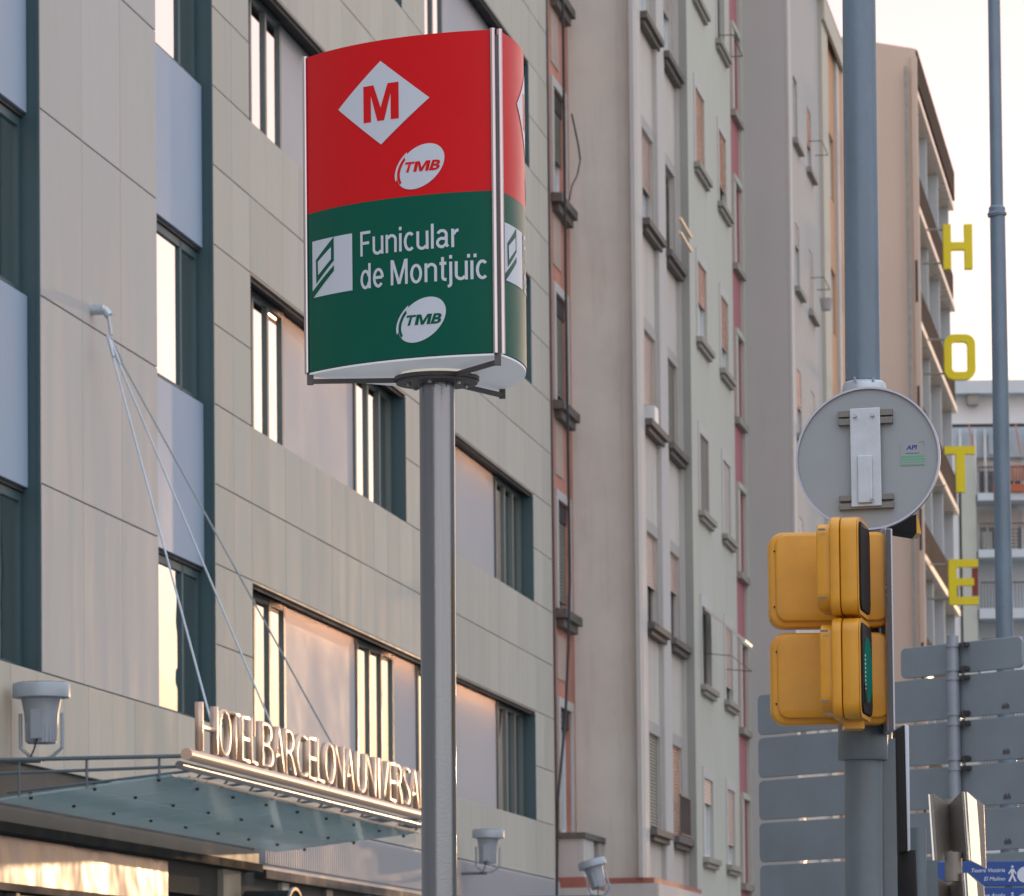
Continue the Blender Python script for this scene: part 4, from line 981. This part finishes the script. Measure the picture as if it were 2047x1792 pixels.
# ------------------------------------------------------------------ blue pedestrian signs
YB = 27.; bb = P(1862, 1800, YB)
bs = thing('blue_direction_sign', 'blue pedestrian direction sign naming theatres at the bottom right corner', 'street sign', (bb.x, YB, 0))
def bq(px, py): p = P(px, py, YB); return p.x-bb.x, p.z
for (ya, yb, l1, l2) in ((1723, 1770, 'Teatre Victòria', 'El Molino'), (1776, 1824, 'Teatre Apolo', '')):
    x0, z1 = bq(1862, ya); x1, z0 = bq(2110, yb)
    pl = MB().box(x0, x1, 0, .03, z0, z1).bevel(.003, 1).build('sign_plate', 'blue', bs)
    for ln, yy in ((l1, 1743), (l2, 1760)) if ya == 1723 else ((l1, 1793),):
        if not ln: continue
        bm = text_bm(ln, shear=.25, offset=.01); a, c, d, e = bbox(bm); xr_, zz = bq(2009, yy); hh = 8*YB/8500/.72; 
        for v in bm.verts: v.co = V((xr_-(c-v.co.x)*hh*1.0, -.003, zz+v.co.y*hh))
        q = MB(); q.bm.free(); q.bm = bm; q.build('lettering', 'print', pl, fix=False)
    cx_, cz_ = bq(2024, (ya+yb)/2); k = YB/8500
    w = MB()
    w.prism([(2.6*math.cos(a_*math.pi/5)*k, 2.6*math.sin(a_*math.pi/5)*k) for a_ in range(10)], (cx_, -.003, cz_+14*k), (1, 0, 0), (0, 0, 1), (0, 1, 0), .002)
    w.prism([(p*k, r*k) for p, r in ((-2.5, 10), (2.5, 10), (8, 1), (6, -1), (2.5, 4), (2.5, -3), (8, -15), (4, -16), (0, -6), (-5, -16), (-9, -15), (-3, -3), (-3, 4), (-7, -1), (-9, 1))], (cx_, -.003, cz_), (1, 0, 0), (0, 0, 1), (0, 1, 0), .002)
    w.build('walking_figure', 'print', pl)
    cx_, cz_ = bq(2049, (ya+yb)/2+2)
    MB().prism([(16*math.cos(a_*math.pi/12)*k, 16*math.sin(a_*math.pi/12)*k) for a_ in range(24)], (cx_, -.003, cz_), (1, 0, 0), (0, 0, 1), (0, 1, 0), .002).build('round_emblem', 'print', pl)
x0, z0 = bq(1862, 1826); bx('post', 'gpost', bs, x0+.02, x0+.1, .035, .12, 0, bq(1862, 1722)[1])
x1, _ = bq(2075, 1800); bx('post', 'gpost', bs, x1, x1+.08, .035, .12, 0, bq(1862, 1722)[1])

# ------------------------------------------------------------------ folded display panels
YV = 22.; kv = YV/8500
def folded(dy, label):
    o = P(1905, 1792+dy, YV)
    t = thing('folded_display_sign', label, 'sign', o, 0, 'folded display signs on one post')
    def q(zx, zy, d=0):  # measured in the enlarged crop
        px = 1761+zx*.298; py = 1258+zy*.298+dy; return P(px, py, YV+d)-V(o)
    def sheet(pts, m, name, th=V((0, .012, 0))):
        a = [V(p) for p in pts]; MB().hexa(a+[p+th for p in a]).build(name, m, t)
    sheet([q(383, 1568), q(470, 1482, .22), q(458, 1172, .22), q(352, 1098)], 'fold', 'inner_sheet')
    sheet([q(471, 1482, .22), q(576, 1552), q(540, 1088), q(459, 1172, .22)], 'fold', 'inner_sheet')
    for i, (a, c) in enumerate(((318, 328), (333, 348))): sheet([q(a+30, 1552), q(c+32, 1560), q(c, 1108), q(a, 1104)], 'chrome' if i == 0 else 'fold', 'edge_strip')
    for i, (a, c) in enumerate(((543, 552), (556, 564), (568, 576))): sheet([q(a+33, 1548), q(c+31, 1550), q(c, 1092), q(a, 1088)], 'chrome' if i == 1 else 'fold', 'edge_strip')
    sheet([q(604, 1548), q(699, 1597, .3), q(683, 1184, .3), q(580, 1092)], 'sun_glow_face', 'painted_sun_face', V((-.006, .012, 0)))  # sunlight on this face is imitated by its own glow
    sheet([q(600, 1554, .005), q(705, 1606, .31), q(690, 1178, .31), q(576, 1084, .005)], 'fold', 'display_frame', V((.004, .02, 0)))
    c0 = q(486, 1495, .06); c1 = q(486, 1690, .06)
    MB().tube([c0, c1], .045, 24).build('hub', 'fold', t, smooth=True)
folded(0, 'upper bronze folded display sign with a cream right face that glows in place of sunlight')
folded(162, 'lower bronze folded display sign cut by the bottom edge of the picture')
o = P(1907, 1792, YV+.34); tt = thing('sign_post', 'round bronze post carrying the folded display signs', 'post', (o.x, o.y, 0))
MB().tube([(0, 0, 0), (0, 0, P(1907, 1590, YV).z)], .04, 20).build('post', 'fold', tt, smooth=True)

# ------------------------------------------------------------------ dark sign seen edge-on
YE = 20.5; o = P(1806, 1792, YE)
es = thing('edge_on_sign', 'dark dented sign seen edge-on with a white rim, right of the signal column', 'sign', o)
def q(px, py, d=0): return P(px, py, YE+d)-V(o)
MB().hexa([q(1797, 1706), q(1814, 1702), q(1814, 1702)+V((0, .3, 0)), q(1797, 1706)+V((0, .3, 0)), q(1790, 1458), q(1808, 1448), q(1808, 1448)+V((0, .3, 0)), q(1790, 1458)+V((0, .3, 0))]).bevel(.01, 3).build('sign_body', 'black', es, smooth=True)
MB().hexa([q(1814.3, 1702), q(1820, 1700), q(1820, 1700)+V((0, .3, 0)), q(1814.3, 1702)+V((0, .3, 0)), q(1808.3, 1447), q(1817, 1451), q(1817, 1451)+V((0, .3, 0)), q(1808.3, 1447)+V((0, .3, 0))]).bevel(.006, 2).build('sign_rim', 'print', es, smooth=True)
MB().tube([q(1812, 1700, .08), q(1814, 1800, .08)], [.045, .05], 12).build('bracket', 'black', es, smooth=True)
p = q(1834, 1655, .5); MB().tube([(p.x, p.y, p.z), (p.x, p.y, -o.z)], .042, 20).build('post', 'mast2', es, smooth=True)
p0 = q(1850, 1720, .6); MB().box(p0.x-.05, p0.x+.06, p0.y, p0.y+.1, -.6, p0.z).build('box', 'mast2', es)

# ------------------------------------------------------------------ the street continues beside and behind the viewer
def plain_house(name, label, W, x1, ztop, front, y0=0.):
    t = thing(name, label, 'building', W.o, W.rotz)
    hs = []
    for k in range(int((ztop-5)/3.2)):
        for i in range(int(x1/3)): hs.append((i*3+.9, i*3+2.2, 4.6+3.2*k, 6.4+3.2*k))
    holed_wall(t, front, 0, x1, 0, ztop, hs, y=0, depth=.3)
    MB().box(0, x1, .31, 12, 0, ztop-.01).build('wall_core', 'trim', t)
    return t
class Rev(Wall):
    pass
HN = Wall(H.pt(-76, 0), AZ); plain_house('neighbour_building', 'plain block continuing the hotel side of the street towards the viewer', HN, 60, 15, 'b2')
for a_, l_, z_ in ((-18, 38, 18), (24, 36, 19)):
    o_ = H.pt(a_+l_, 0, 42); RW = Wall(o_, AZ+math.pi)
    plain_house('opposite_building', 'plain apartment block across the avenue, '+('behind the viewer' if a_ < 0 else 'opposite the hotel'), RW, l_, z_, 'b2side')
